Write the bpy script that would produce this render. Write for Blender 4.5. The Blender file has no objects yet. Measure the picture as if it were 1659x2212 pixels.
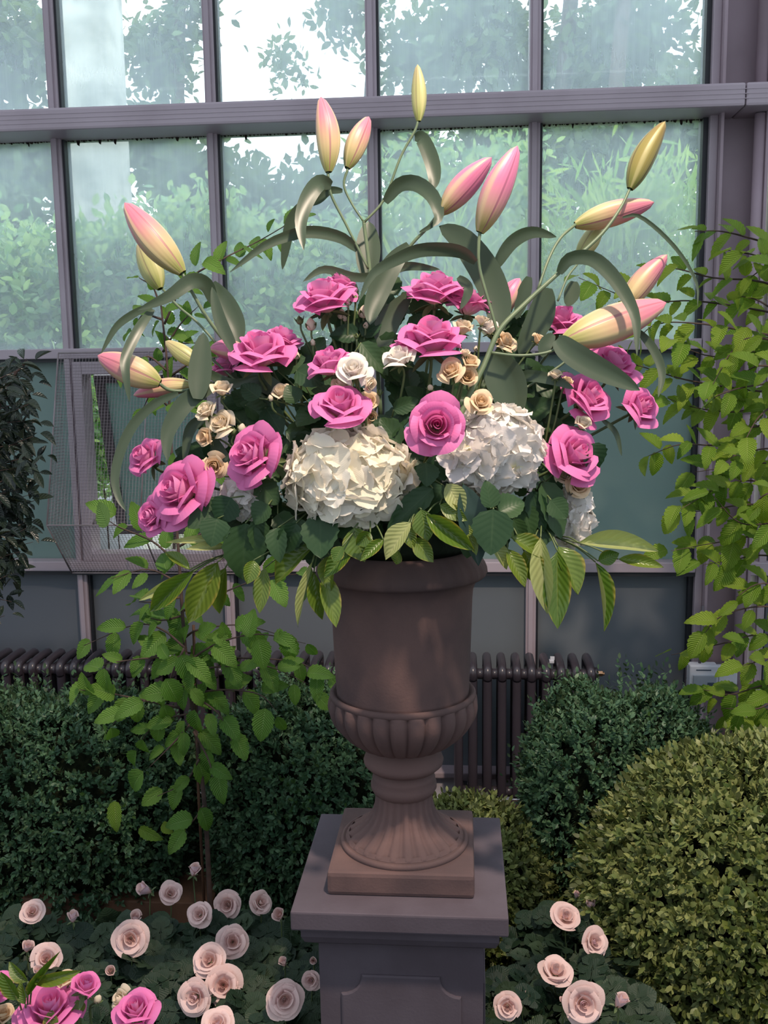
import bpy, bmesh, math, random
import numpy as np
from mathutils import Vector, Matrix, noise

# ---------------------------------------------------------------- camera
IW, IH, FPX = 1659.0, 2212.0, 2087.0
CAMZ = 1.92
PITCH, YAW, ROLL = math.radians(8.39), math.radians(4.616), math.radians(0.817)
FW = Vector((-math.sin(YAW) * math.cos(PITCH), math.cos(YAW) * math.cos(PITCH), -math.sin(PITCH)))
_r0 = Vector((math.cos(YAW), math.sin(YAW), 0))
_u0 = _r0.cross(FW)
RT = math.cos(ROLL) * _r0 - math.sin(ROLL) * _u0
UP = math.sin(ROLL) * _r0 + math.cos(ROLL) * _u0
COL = bpy.context.scene.collection
cam_d = bpy.data.cameras.new('camera')
cam_d.sensor_fit = 'VERTICAL'
cam_d.sensor_height = 36.0
cam_d.lens = FPX / IH * 36.0
cam_d.clip_end = 200
cam = bpy.data.objects.new('camera', cam_d)
COL.objects.link(cam)
cam.matrix_world = Matrix(((RT.x, UP.x, -FW.x, 0), (RT.y, UP.y, -FW.y, 0), (RT.z, UP.z, -FW.z, CAMZ), (0, 0, 0, 1)))
bpy.context.scene.camera = cam
# ---------------------------------------------------------------- sky, light, exposure
sc = bpy.context.scene
world = bpy.data.worlds.new('sky')
sc.world = world
world.use_nodes = True
wn = world.node_tree.nodes
wn['Background'].inputs[0].default_value = (0.84, 0.93, 1.0, 1)
wn['Background'].inputs[1].default_value = 3.0
sc.view_settings.view_transform = 'Standard'
sc.view_settings.look = 'None'
sc.view_settings.gamma = 1
sc.view_settings.exposure = 0.38
sc.view_settings.use_curve_mapping = False
sc.cycles.max_bounces = 7
sc.cycles.transparent_max_bounces = 12
sc.cycles.diffuse_bounces = 3
sc.cycles.glossy_bounces = 2
sc.cycles.transmission_bounces = 4
sc.cycles.caustics_reflective = False
sc.cycles.caustics_refractive = False


def spot(name, loc, aim, watt, col, angle, radius=0.08):
    l = bpy.data.lights.new(name, 'SPOT')
    l.energy = watt; l.color = col; l.spot_size = math.radians(angle); l.spot_blend = 0.6
    l.shadow_soft_size = radius
    o = bpy.data.objects.new(name, l); COL.objects.link(o)
    o.location = loc
    o.rotation_euler = (Vector(aim) - Vector(loc)).to_track_quat('-Z', 'Y').to_euler()
    return o


spot('spotlight', (0.62, 0.75, 4.4), (-0.05, 2.1, 1.3), 430, (1.0, 0.80, 0.64), 60)


# ---------------------------------------------------------------- pixel -> place helpers
def ray(px, py):
    return FW + RT * ((px - IW / 2) / FPX) + UP * ((IH / 2 - py) / FPX)


CAM = Vector((0, 0, CAMZ))


def atY(px, py, Y):
    r = ray(px, py)
    return CAM + r * (Y / r.y)


def atD(px, py, d):
    return CAM + ray(px, py) * d


def dep(px, py):
    """distance of the flower dome in front of the urn axis"""
    q = 1 - ((px - 860) / 520.0) ** 2 - ((py - 1000) / 430.0) ** 2
    return 2.07 - 0.26 * math.sqrt(max(0.0, q))


# ---------------------------------------------------------------- mesh helpers
def mesh_of(name, V, F, mat=None, smooth=True, uv=None):
    me = bpy.data.meshes.new(name)
    me.from_pydata([tuple(v) for v in V], [], [tuple(f) for f in F])
    if uv is not None:
        lay = me.uv_layers.new(name='UVMap')
        li = np.empty(len(me.loops), dtype=np.int32)
        me.loops.foreach_get('vertex_index', li)
        lay.data.foreach_set('uv', np.asarray(uv, dtype=np.float32)[li].ravel())
    if smooth:
        me.polygons.foreach_set('use_smooth', [True] * len(me.polygons))
    if mat is not None:
        me.materials.append(mat)
    me.update()
    return me


def link(name, data, parent=None, M=None):
    o = bpy.data.objects.new(name, data)
    COL.objects.link(o)
    if parent is not None:
        o.parent = parent
    if M is not None:
        o.matrix_local = M
    return o


def obj(name, V, F, mat, parent=None, smooth=True, uv=None, M=None):
    return link(name, mesh_of(name, V, F, mat, smooth, uv), parent, M)


def tag(o, label=None, cat=None, group=None, kind=None):
    if label: o['label'] = label
    if cat: o['category'] = cat
    if group: o['group'] = group
    if kind: o['kind'] = kind
    return o


def thing(name, label, cat, loc=(0, 0, 0), group=None, rz=0):
    o = bpy.data.objects.new(name, None)
    COL.objects.link(o)
    o.location = loc
    o.rotation_euler = (0, 0, rz)
    o.empty_display_size = 0.05
    return tag(o, label, cat, group)


def struct(name):
    o = bpy.data.objects.new(name, None)
    COL.objects.link(o)
    o['kind'] = 'structure'
    return o


class G:
    """collects simple shapes into one mesh"""
    def __init__(s): s.V = []; s.F = []

    def add(s, V, F):
        n = len(s.V); s.V += [tuple(v) for v in V]; s.F += [tuple(i + n for i in f) for f in F]; return s

    def box(s, x0, x1, y0, y1, z0, z1, b=0.0):
        if b <= 0:
            V = [(x, y, z) for z in (z0, z1) for y in (y0, y1) for x in (x0, x1)]
            F = [(0, 2, 3, 1), (4, 5, 7, 6), (0, 1, 5, 4), (2, 6, 7, 3), (0, 4, 6, 2), (1, 3, 7, 5)]
            return s.add(V, F)
        bm = bmesh.new()
        bmesh.ops.create_cube(bm, size=1)
        for v in bm.verts:
            v.co = Vector(((x0 + x1) / 2 + v.co.x * (x1 - x0), (y0 + y1) / 2 + v.co.y * (y1 - y0), (z0 + z1) / 2 + v.co.z * (z1 - z0)))
        bmesh.ops.bevel(bm, geom=bm.edges[:], offset=b, segments=2, affect='EDGES', profile=0.6)
        bm.verts.index_update()
        V = [tuple(v.co) for v in bm.verts]; F = [tuple(v.index for v in f.verts) for f in bm.faces]
        bm.free()
        return s.add(V, F)

    def tube(s, P, R, n=8, cap=True):
        P = [Vector(p) for p in P]
        if not hasattr(R, '__len__'): R = [R] * len(P)
        V = []; F = []
        ref = None
        for i, p in enumerate(P):
            t = (P[min(i + 1, len(P) - 1)] - P[max(i - 1, 0)])
            t = t.normalized() if t.length > 1e-9 else Vector((0, 0, 1))
            if ref is None:
                ref = t.orthogonal().normalized()
            else:
                ref = (ref - t * ref.dot(t))
                ref = ref.normalized() if ref.length > 1e-6 else t.orthogonal().normalized()
            b = t.cross(ref)
            for k in range(n):
                a = 2 * math.pi * k / n
                V.append(p + (ref * math.cos(a) + b * math.sin(a)) * R[i])
        for i in range(len(P) - 1):
            for k in range(n):
                F.append((i * n + k, i * n + (k + 1) % n, (i + 1) * n + (k + 1) % n, (i + 1) * n + k))
        if cap:
            F.append(tuple(range(n - 1, -1, -1)))
            F.append(tuple((len(P) - 1) * n + k for k in range(n)))
        return s.add(V, F)

    def build(s, name, mat, parent=None, smooth=False, M=None):
        return obj(name, s.V, s.F, mat, parent, smooth, None, M)


def crom(P, sub=5):
    """smooth curve through points"""
    P = [Vector(p) for p in P]
    if len(P) < 3: return P
    Q = [P[0] * 2 - P[1]] + P + [P[-1] * 2 - P[-2]]
    out = []
    for i in range(1, len(Q) - 2):
        a, b, c, d = Q[i - 1:i + 3]
        for k in range(sub):
            t = k / sub
            out.append(0.5 * ((2 * b) + (c - a) * t + (2 * a - 5 * b + 4 * c - d) * t * t + (3 * b - a - 3 * c + d) * t ** 3))
    out.append(P[-1])
    return out


def basis(y, zh, loc=(0, 0, 0), sc_=(1, 1, 1)):
    """matrix whose Y axis is y, Z near zh"""
    y = Vector(y).normalized(); zh = Vector(zh)
    x = y.cross(zh)
    if x.length < 1e-4: x = y.orthogonal()
    x.normalize(); z = x.cross(y)
    m = Matrix(((x.x * sc_[0], y.x * sc_[1], z.x * sc_[2], loc[0]), (x.y * sc_[0], y.y * sc_[1], z.y * sc_[2], loc[1]),
                (x.z * sc_[0], y.z * sc_[1], z.z * sc_[2], loc[2]), (0, 0, 0, 1)))
    return m


def grid(fn, nu, nv):
    V = []; UV = []; F = []
    for j in range(nv + 1):
        for i in range(nu + 1):
            u = i / nu; v = j / nv
            V.append(fn(u, v)); UV.append((u, v))
    for j in range(nv):
        for i in range(nu):
            a = j * (nu + 1) + i
            F.append((a, a + 1, a + nu + 2, a + nu + 1))
    return V, F, UV


def lathe(prof, n=48, mod=None, closed_top=False):
    """prof = [(r, z)]; mod(r, z, theta, i) -> r"""
    V = []; F = []
    for i, (r, z) in enumerate(prof):
        for k in range(n):
            a = 2 * math.pi * k / n
            rr = mod(r, z, a, i) if mod else r
            V.append((rr * math.cos(a), rr * math.sin(a), z))
    for i in range(len(prof) - 1):
        for k in range(n):
            F.append((i * n + k, i * n + (k + 1) % n, (i + 1) * n + (k + 1) % n, (i + 1) * n + k))
    return V, F


# ---------------------------------------------------------------- materials
MATS = {}


def newmat(name):
    m = bpy.data.materials.new(name); m.use_nodes = True
    MATS[name] = m
    nt = m.node_tree
    return m, nt, nt.nodes, nt.links, nt.nodes['Principled BSDF'], nt.nodes['Material Output']


def c4(c): return (c[0], c[1], c[2], 1)


def mixc(nt, fac, a, b, mode='MIX'):
    n = nt.nodes.new('ShaderNodeMix'); n.data_type = 'RGBA'; n.blend_type = mode
    for sock, val in ((n.inputs[0], fac), (n.inputs[6], a), (n.inputs[7], b)):
        if hasattr(val, 'default_value'): nt.links.new(val, sock)
        elif isinstance(val, (int, float)): sock.default_value = val
        else: sock.default_value = c4(val)
    return n.outputs[2]


def mth(nt, op, a, b=None, c=None, clamp=False):
    n = nt.nodes.new('ShaderNodeMath'); n.operation = op; n.use_clamp = clamp
    for i, val in enumerate((a, b, c)):
        if val is None: continue
        if hasattr(val, 'default_value'): nt.links.new(val, n.inputs[i])
        else: n.inputs[i].default_value = val
    return n.outputs[0]


def sstep(nt, x, a, b):
    n = nt.nodes.new('ShaderNodeMapRange'); n.interpolation_type = 'SMOOTHSTEP'
    nt.links.new(x, n.inputs[0]); n.inputs[1].default_value = a; n.inputs[2].default_value = b
    return n.outputs[0]


def nse(nt, scale, detail=3, coord=None, rough=0.5, vec=None):
    n = nt.nodes.new('ShaderNodeTexNoise'); n.inputs['Scale'].default_value = scale; n.inputs['Detail'].default_value = detail
    n.inputs['Roughness'].default_value = rough
    if vec is not None:
        nt.links.new(vec, n.inputs['Vector'])
    else:
        tc = nt.nodes.new('ShaderNodeTexCoord'); nt.links.new(tc.outputs[coord or 'Object'], n.inputs['Vector'])
    return n.outputs['Fac']


def bump(nt, h, strength, dist, b):
    n = nt.nodes.new('ShaderNodeBump'); n.inputs['Strength'].default_value = strength; n.inputs['Distance'].default_value = dist
    nt.links.new(h, n.inputs['Height']); nt.links.new(n.outputs[0], b.inputs['Normal'])


def rough_mat(name, c1, c2, scale=6, rough=0.8, bs=0.3, bd=0.004, metal=0.0, spec=0.5, fine=60):
    m, nt, N, L, b, out = newmat(name)
    f = sstep(nt, nse(nt, scale, 5), 0.35, 0.68)
    col = mixc(nt, f, c1, c2)
    L.new(col, b.inputs['Base Color'])
    b.inputs['Roughness'].default_value = rough; b.inputs['Metallic'].default_value = metal
    b.inputs['Specular IOR Level'].default_value = spec
    if bs: bump(nt, nse(nt, fine, 5), bs, bd, b)
    return m


def leaf_mat(name, top, top2, back, rough=0.4, trans=0.25, veins=0.0, vcol=None, attr=False, spec=0.5, vein_bump=0.35, edge=None):
    m, nt, N, L, b, out = newmat(name)
    if attr:
        a = N.new('ShaderNodeAttribute'); a.attribute_name = 'rnd'; rnd = a.outputs['Fac']
    else:
        oi = N.new('ShaderNodeObjectInfo'); rnd = oi.outputs['Random']
    col = mixc(nt, rnd, top, top2)
    if veins:
        uv = N.new('ShaderNodeUVMap'); sp = N.new('ShaderNodeSeparateXYZ'); L.new(uv.outputs[0], sp.inputs[0])
        au = mth(nt, 'ABSOLUTE', mth(nt, 'SUBTRACT', sp.outputs[0], 0.5))
        mid = mth(nt, 'SUBTRACT', 1.0, sstep(nt, au, 0.008, 0.045))
        ph = mth(nt, 'SUBTRACT', mth(nt, 'MULTIPLY', sp.outputs[1], veins), mth(nt, 'MULTIPLY', au, veins * 0.55))
        sn = mth(nt, 'SINE', mth(nt, 'MULTIPLY', ph, 6.2832))
        sv = sstep(nt, sn, 0.82, 1.0)
        allv = mth(nt, 'MAXIMUM', mid, mth(nt, 'MULTIPLY', sv, 0.35))
        col = mixc(nt, mth(nt, 'MULTIPLY', allv, 0.42), col, vcol or [min(1, x * 1.8) for x in top2])
        bump(nt, mth(nt, 'SUBTRACT', mth(nt, 'MULTIPLY', sn, -0.5), mid), vein_bump, 0.0015, b)
        if edge:
            n2 = nse(nt, 3.0, 2, vec=uv.outputs[0])
            e = mth(nt, 'MULTIPLY', sstep(nt, au, 0.36, 0.5), sstep(nt, n2, 0.45, 0.6))
            col = mixc(nt, e, col, edge)
    geo = N.new('ShaderNodeNewGeometry')
    col = mixc(nt, geo.outputs['Backfacing'], col, back)
    L.new(col, b.inputs['Base Color'])
    b.inputs['Roughness'].default_value = rough
    b.inputs['Specular IOR Level'].default_value = spec
    if trans > 0:
        t = N.new('ShaderNodeBsdfTranslucent')
        tc_ = mixc(nt, 1.0, col, (1.5, 1.5, 0.7), 'MULTIPLY')
        L.new(tc_, t.inputs[0])
        mx = N.new('ShaderNodeMixShader'); mx.inputs[0].default_value = trans
        L.new(b.outputs[0], mx.inputs[1]); L.new(t.outputs[0], mx.inputs[2]); L.new(mx.outputs[0], out.inputs[0])
    return m


def petal_mat(name, base, tip, back, trans=0.3, lo=0.05, hi=0.55, rough=0.55, var=None):
    m, nt, N, L, b, out = newmat(name)
    uv = N.new('ShaderNodeUVMap'); sp = N.new('ShaderNodeSeparateXYZ'); L.new(uv.outputs[0], sp.inputs[0])
    f = sstep(nt, sp.outputs[1], lo, hi)
    if var:
        oi = N.new('ShaderNodeObjectInfo')
        tipc = mixc(nt, oi.outputs['Random'], tip, var)
    else: tipc = tip
    c1 = mixc(nt, f, base, tipc); c2 = mixc(nt, f, base, back)
    geo = N.new('ShaderNodeNewGeometry')
    col = mixc(nt, geo.outputs['Backfacing'], c1, c2)
    # faint veins running up the petal
    w = mth(nt, 'SINE', mth(nt, 'MULTIPLY', sp.outputs[0], 90.0))
    bump(nt, w, 0.10, 0.0005, b)
    L.new(col, b.inputs['Base Color'])
    b.inputs['Roughness'].default_value = rough; b.inputs['Specular IOR Level'].default_value = 0.25
    t = N.new('ShaderNodeBsdfTranslucent'); L.new(col, t.inputs[0])
    mx = N.new('ShaderNodeMixShader'); mx.inputs[0].default_value = trans
    L.new(b.outputs[0], mx.inputs[1]); L.new(t.outputs[0], mx.inputs[2]); L.new(mx.outputs[0], out.inputs[0])
    return m


PAINT = rough_mat('painted_metal', (0.43, 0.355, 0.395), (0.37, 0.30, 0.335), 3, 0.42, 0.08, 0.001, 0.0, 0.5)
PAINT_D = rough_mat('dark_painted_metal', (0.12, 0.10, 0.115), (0.085, 0.07, 0.075), 5, 0.5, 0.1, 0.001)
COLUMN = rough_mat('column_paint', (0.38, 0.29, 0.33), (0.31, 0.235, 0.265), 2.5, 0.6, 0.1, 0.001)
RUBBER = rough_mat('black_gasket', (0.012, 0.013, 0.018), (0.02, 0.02, 0.025), 9, 0.5, 0)
RADM = rough_mat('radiator_paint', (0.052, 0.043, 0.055), (0.040, 0.032, 0.040), 4, 0.28, 0.05, 0.001, 0, 0.6)
BRASS = rough_mat('worn_brass', (0.55, 0.30, 0.16), (0.75, 0.6, 0.45), 30, 0.35, 0.1, 0.001, 0.9)
WHITEP = rough_mat('white_plastic', (0.62, 0.62, 0.66), (0.5, 0.5, 0.55), 6, 0.5, 0)
GREYP = rough_mat('grey_plastic', (0.30, 0.33, 0.37), (0.26, 0.28, 0.32), 6, 0.5, 0)
DISPLAY = rough_mat('dark_display', (0.05, 0.07, 0.10), (0.06, 0.08, 0.12), 6, 0.2, 0)
STONE = rough_mat('urn_stone', (0.158, 0.094, 0.086), (0.092, 0.060, 0.060), 5, 0.85, 0.35, 0.0015, 0, 0.3, 180)
SLATE = rough_mat('pedestal_stone', (0.108, 0.087, 0.105), (0.082, 0.063, 0.076), 5, 0.8, 0.3, 0.0015, 0, 0.35, 160)
SOIL = rough_mat('dark_soil', (0.010, 0.008, 0.007), (0.03, 0.02, 0.015), 14, 0.95, 1.0, 0.02, 0, 0.2, 40)
WOOD = rough_mat('brown_board', (0.14, 0.065, 0.035), (0.07, 0.034, 0.02), 8, 0.7, 0.4, 0.003)
BARK = rough_mat('brown_bark', (0.085, 0.05, 0.04), (0.045, 0.028, 0.024), 30, 0.8, 0.6, 0.003)
PLANEB = rough_mat('plane_bark', (0.62, 0.60, 0.55), (0.32, 0.32, 0.29), 3.0, 0.9, 0.3, 0.01, 0, 0.2, 12)
WALLG = rough_mat('grey_render', (0.50, 0.46, 0.50), (0.42, 0.38, 0.42), 2.5, 0.85, 0.2, 0.003)
WIREM = rough_mat('galvanised_wire', (0.30, 0.25, 0.26), (0.22, 0.18, 0.18), 12, 0.45, 0)
TWIG = rough_mat('green_stem', (0.11, 0.15, 0.05), (0.08, 0.12, 0.05), 20, 0.55, 0)
LSTEM = rough_mat('lily_stem', (0.14, 0.19, 0.10), (0.10, 0.15, 0.08), 20, 0.45, 0)

BOX1 = leaf_mat('box_leaf_dark', (0.034, 0.090, 0.048), (0.11, 0.20, 0.10), (0.06, 0.10, 0.05), 0.45, 0.15, attr=True, spec=0.35)
BOX2 = leaf_mat('box_leaf_clipped', (0.105, 0.155, 0.044), (0.32, 0.34, 0.12), (0.11, 0.13, 0.05), 0.45, 0.2, attr=True, spec=0.35)
HORN = leaf_mat('hornbeam_leaf', (0.095, 0.215, 0.035), (0.155, 0.29, 0.05), (0.16, 0.28, 0.10), 0.5, 0.35, veins=13, vcol=(0.30, 0.46, 0.16), spec=0.3, vein_bump=1.0)
HORN2 = leaf_mat('hornbeam_leaf_yellowish', (0.105, 0.215, 0.02), (0.235, 0.33, 0.035), (0.20, 0.29, 0.07), 0.5, 0.35, veins=13, vcol=(0.36, 0.46, 0.13), spec=0.3, vein_bump=1.0)
LAUR = leaf_mat('laurel_leaf', (0.075, 0.15, 0.018), (0.15, 0.21, 0.03), (0.34, 0.39, 0.15), 0.28, 0.25, veins=9, vcol=(0.20, 0.25, 0.05), spec=0.55, edge=(0.33, 0.27, 0.05))
LAURP = leaf_mat('laurel_leaf_pale', (0.34, 0.39, 0.15), (0.42, 0.44, 0.19), (0.10, 0.18, 0.03), 0.4, 0.25, veins=9, vcol=(0.50, 0.50, 0.26), spec=0.4)
ROSEL = leaf_mat('rose_leaf', (0.018, 0.052, 0.022), (0.040, 0.085, 0.030), (0.09, 0.14, 0.08), 0.42, 0.15, veins=7, vcol=(0.05, 0.095, 0.04), spec=0.3, vein_bump=0.12)
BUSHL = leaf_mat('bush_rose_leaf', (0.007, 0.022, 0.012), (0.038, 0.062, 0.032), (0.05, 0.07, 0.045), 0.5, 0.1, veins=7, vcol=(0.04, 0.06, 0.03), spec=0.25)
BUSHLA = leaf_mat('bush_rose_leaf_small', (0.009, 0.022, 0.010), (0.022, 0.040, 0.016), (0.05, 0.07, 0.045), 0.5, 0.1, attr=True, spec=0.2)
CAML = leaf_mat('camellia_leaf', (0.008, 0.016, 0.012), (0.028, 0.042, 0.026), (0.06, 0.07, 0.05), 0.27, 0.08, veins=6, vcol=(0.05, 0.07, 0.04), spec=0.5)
LILYL = leaf_mat('lily_leaf', (0.020, 0.050, 0.040), (0.042, 0.080, 0.066), (0.052, 0.080, 0.046), 0.38, 0.12, spec=0.5)
EXTL = leaf_mat('outdoor_shrub_leaf', (0.13, 0.27, 0.14), (0.38, 0.54, 0.33), (0.33, 0.46, 0.28), 0.6, 0.45, attr=True, spec=0.2)
EXTB = leaf_mat('bamboo_leaf', (0.20, 0.38, 0.08), (0.42, 0.58, 0.20), (0.34, 0.48, 0.18), 0.6, 0.4, attr=True, spec=0.2)
EXTT = leaf_mat('tree_leaf', (0.045, 0.080, 0.045), (0.14, 0.21, 0.10), (0.12, 0.17, 0.09), 0.6, 0.3, attr=True, spec=0.2)

PINK = petal_mat('pink_rose_petal', (0.86, 0.60, 0.50), (0.84, 0.34, 0.57), (0.83, 0.225, 0.51), 0.3, 0.0, 0.6, var=(0.80, 0.31, 0.62))
CREAM = petal_mat('cream_rose_petal', (0.84, 0.68, 0.42), (0.88, 0.77, 0.60), (0.87, 0.75, 0.57), 0.3, 0.0, 0.5, var=(0.86, 0.76, 0.62))
PEACH = petal_mat('peach_rose_petal', (0.78, 0.52, 0.28), (0.85, 0.66, 0.44), (0.84, 0.65, 0.44), 0.3, 0.0, 0.5)
WHITER = petal_mat('white_rose_petal', (0.84, 0.76, 0.56), (0.90, 0.84, 0.78), (0.89, 0.83, 0.75), 0.3, 0.0, 0.4, var=(0.90, 0.80, 0.76))
BLUSH = petal_mat('blush_rose_petal', (0.86, 0.54, 0.46), (0.87, 0.66, 0.60), (0.87, 0.64, 0.60), 0.25, 0.0, 0.6, var=(0.84, 0.62, 0.70))
HYD = petal_mat('hydrangea_petal', (0.80, 0.76, 0.48), (0.88, 0.83, 0.76), (0.85, 0.80, 0.72), 0.3, 0.0, 0.35, var=(0.86, 0.82, 0.82))
HYDC = petal_mat('hydrangea_petal_cream', (0.86, 0.80, 0.55), (0.92, 0.87, 0.79), (0.90, 0.85, 0.77), 0.3, 0.0, 0.35, var=(0.89, 0.82, 0.62))


def bud_mat(name, green, mid, pink, p0, p1):
    m, nt, N, L, b, out = newmat(name)
    uv = N.new('ShaderNodeUVMap'); sp = N.new('ShaderNodeSeparateXYZ'); L.new(uv.outputs[0], sp.inputs[0])
    v = sp.outputs[1]
    c = mixc(nt, sstep(nt, v, 0.0, 0.35), green, mid)
    c = mixc(nt, sstep(nt, v, p0, p1), c, pink)
    # pale ribs along the three seams
    s = mth(nt, 'ABSOLUTE', mth(nt, 'COSINE', mth(nt, 'MULTIPLY', sp.outputs[0], 3 * math.pi)))
    rib = sstep(nt, s, 0.90, 0.99)
    c = mixc(nt, mth(nt, 'MULTIPLY', rib, 0.6), c, [0.5 * (a + q) for a, q in zip(mid, (0.62, 0.58, 0.30))])
    groove = sstep(nt, mth(nt, 'ABSOLUTE', mth(nt, 'SINE', mth(nt, 'MULTIPLY', sp.outputs[0], 3 * math.pi))), 0.985, 1.0)
    c = mixc(nt, mth(nt, 'MULTIPLY', groove, 0.7), c, [x * .55 for x in pink])
    fib = mth(nt, 'SINE', mth(nt, 'MULTIPLY', sp.outputs[0], 130.0))
    bump(nt, mth(nt, 'SUBTRACT', mth(nt, 'MULTIPLY', fib, 0.12), groove), 0.4, 0.0012, b)
    L.new(c, b.inputs['Base Color']); b.inputs['Roughness'].default_value = 0.42
    b.inputs['Specular IOR Level'].default_value = 0.4
    b.inputs['Subsurface Weight'].default_value = 0.0
    return m


BUDP = bud_mat('lily_bud_pink', (0.30, 0.32, 0.09), (0.54, 0.42, 0.22), (0.62, 0.20, 0.27), 0.25, 0.8)
BUDV = bud_mat('lily_bud_bright_pink', (0.34, 0.32, 0.10), (0.58, 0.38, 0.26), (0.64, 0.19, 0.33), 0.1, 0.6)
BUDG = bud_mat('lily_bud_green', (0.28, 0.32, 0.08), (0.42, 0.42, 0.17), (0.46, 0.38, 0.2), 0.5, 1.0)
BUDO = bud_mat('lily_bud_olive', (0.17, 0.19, 0.04), (0.26, 0.22, 0.06), (0.23, 0.16, 0.05), 0.5, 1.0)


def glass_mat(name, haze, hazecol):
    """clear glass with a dusty, rain-streaked film that also imitates lens veil"""
    m, nt, N, L, b, out = newmat(name)
    N.remove(b)
    tc = N.new('ShaderNodeTexCoord'); mp = N.new('ShaderNodeMapping'); mp.inputs['Scale'].default_value = (40, 40, 1.6)
    L.new(tc.outputs['Object'], mp.inputs[0])
    st = nse(nt, 1.0, 4, vec=mp.outputs[0], rough=0.65)
    st = sstep(nt, st, 0.3, 0.8)
    cl = nse(nt, 1.6, 3)
    f = mth(nt, 'ADD', mth(nt, 'MULTIPLY', st, haze * 0.09), mth(nt, 'MULTIPLY', cl, haze * 1.0), clamp=True)  # pale haze: dust on the pane plus imitated lens veil
    tr = N.new('ShaderNodeBsdfTransparent'); tr.inputs[0].default_value = (0.93, 0.97, 0.96, 1)
    tl = N.new('ShaderNodeBsdfTranslucent'); tl.inputs[0].default_value = c4(hazecol)
    df = N.new('ShaderNodeBsdfDiffuse'); df.inputs[0].default_value = c4([x * 0.5 for x in hazecol])
    ad = N.new('ShaderNodeMixShader'); ad.inputs[0].default_value = 0.25; L.new(tl.outputs[0], ad.inputs[1]); L.new(df.outputs[0], ad.inputs[2])
    mx = N.new('ShaderNodeMixShader'); L.new(f, mx.inputs[0]); L.new(tr.outputs[0], mx.inputs[1]); L.new(ad.outputs[0], mx.inputs[2])
    gl = N.new('ShaderNodeBsdfGlossy'); gl.inputs['Roughness'].default_value = 0.02
    fr = N.new('ShaderNodeFresnel'); fr.inputs[0].default_value = 1.45
    m2 = N.new('ShaderNodeMixShader'); L.new(mth(nt, 'MULTIPLY', fr.outputs[0], 0.7), m2.inputs[0]); L.new(mx.outputs[0], m2.inputs[1]); L.new(gl.outputs[0], m2.inputs[2])
    L.new(m2.outputs[0], out.inputs[0])
    return m


GLASS = glass_mat('dusty_veiled_glass', 0.54, (0.78, 0.88, 0.98))


def frost_mat(name, c1, c2, trans):
    m, nt, N, L, b, out = newmat(name)
    f = sstep(nt, nse(nt, 1.1, 3), 0.35, 0.7)
    col = mixc(nt, f, c1, c2)
    L.new(col, b.inputs['Base Color']); b.inputs['Roughness'].default_value = 0.32
    b.inputs['Specular IOR Level'].default_value = 0.5
    bump(nt, nse(nt, 220, 2), 0.15, 0.001, b)
    t = N.new('ShaderNodeBsdfTranslucent'); L.new(col, t.inputs[0])
    mx = N.new('ShaderNodeMixShader'); mx.inputs[0].default_value = trans
    L.new(b.outputs[0], mx.inputs[1]); L.new(t.outputs[0], mx.inputs[2]); L.new(mx.outputs[0], out.inputs[0])
    return m


FROST = frost_mat('frosted_glass_teal', (0.25, 0.34, 0.32), (0.29, 0.38, 0.36), 0.42)
FROSTS = frost_mat('sash_glass_teal', (0.30, 0.40, 0.38), (0.34, 0.44, 0.42), 0.55)
FROST2 = frost_mat('frosted_glass_slate', (0.17, 0.185, 0.215), (0.20, 0.22, 0.24), 0.28)


def tint_mat(name, c):
    """thin glass of the unseen roof and walls, tint added to cut skylight"""
    m, nt, N, L, b, out = newmat(name)
    N.remove(b)
    tr = N.new('ShaderNodeBsdfTransparent'); tr.inputs[0].default_value = c4(c)
    gl = N.new('ShaderNodeBsdfGlossy'); gl.inputs['Roughness'].default_value = 0.05
    mx = N.new('ShaderNodeMixShader'); mx.inputs[0].default_value = 0.04
    L.new(tr.outputs[0], mx.inputs[1]); L.new(gl.outputs[0], mx.inputs[2]); L.new(mx.outputs[0], out.inputs[0])
    return m


ROOFG = tint_mat('dimming_roof_glass', (0.50, 0.50, 0.52))
SIDEG = tint_mat('dimming_side_glass', (0.46, 0.47, 0.48))

# ================================================================ THE GLASS WALL
WY = 4.20            # plane of the panes
BACK = struct('wall_back')


def XZ(px, py, Y=WY):
    p = atY(px, py, Y); return p.x, p.z


MX = [XZ(142, 600, 4.14)[0], XZ(472, 600, 4.14)[0], XZ(810, 600, 4.14)[0], XZ(1153, 600, 4.14)[0], XZ(1517, 600, 4.14)[0]]
PITCHX = (MX[4] - MX[0]) / 4
z_beam0 = XZ(800, 258, 3.98)[1]; z_beam1 = XZ(800, 208, 3.98)[1]
z_rail0 = XZ(600, 768, 4.13)[1]; z_rail1 = XZ(600, 746, 4.13)[1]
z_sill0 = XZ(600, 1238, 4.12)[1]; z_sill1 = XZ(600, 1211, 4.12)[1]
z_bot = XZ(1050, 1655, 4.16)[1]
z_top = z_beam1 + 2.4
MUL = [MX[0] - 4 * PITCHX, MX[0] - 3 * PITCHX, MX[0] - 2 * PITCHX, MX[0] - PITCHX] + MX[:4]
XR = MX[4]                          # jamb beside the column
XC1 = XZ(1632, 400, 4.15)[0] + 0.02  # far side of column
MUL2 = [XC1 + 0.06 + PITCHX * k for k in range(0, 4)]
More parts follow.
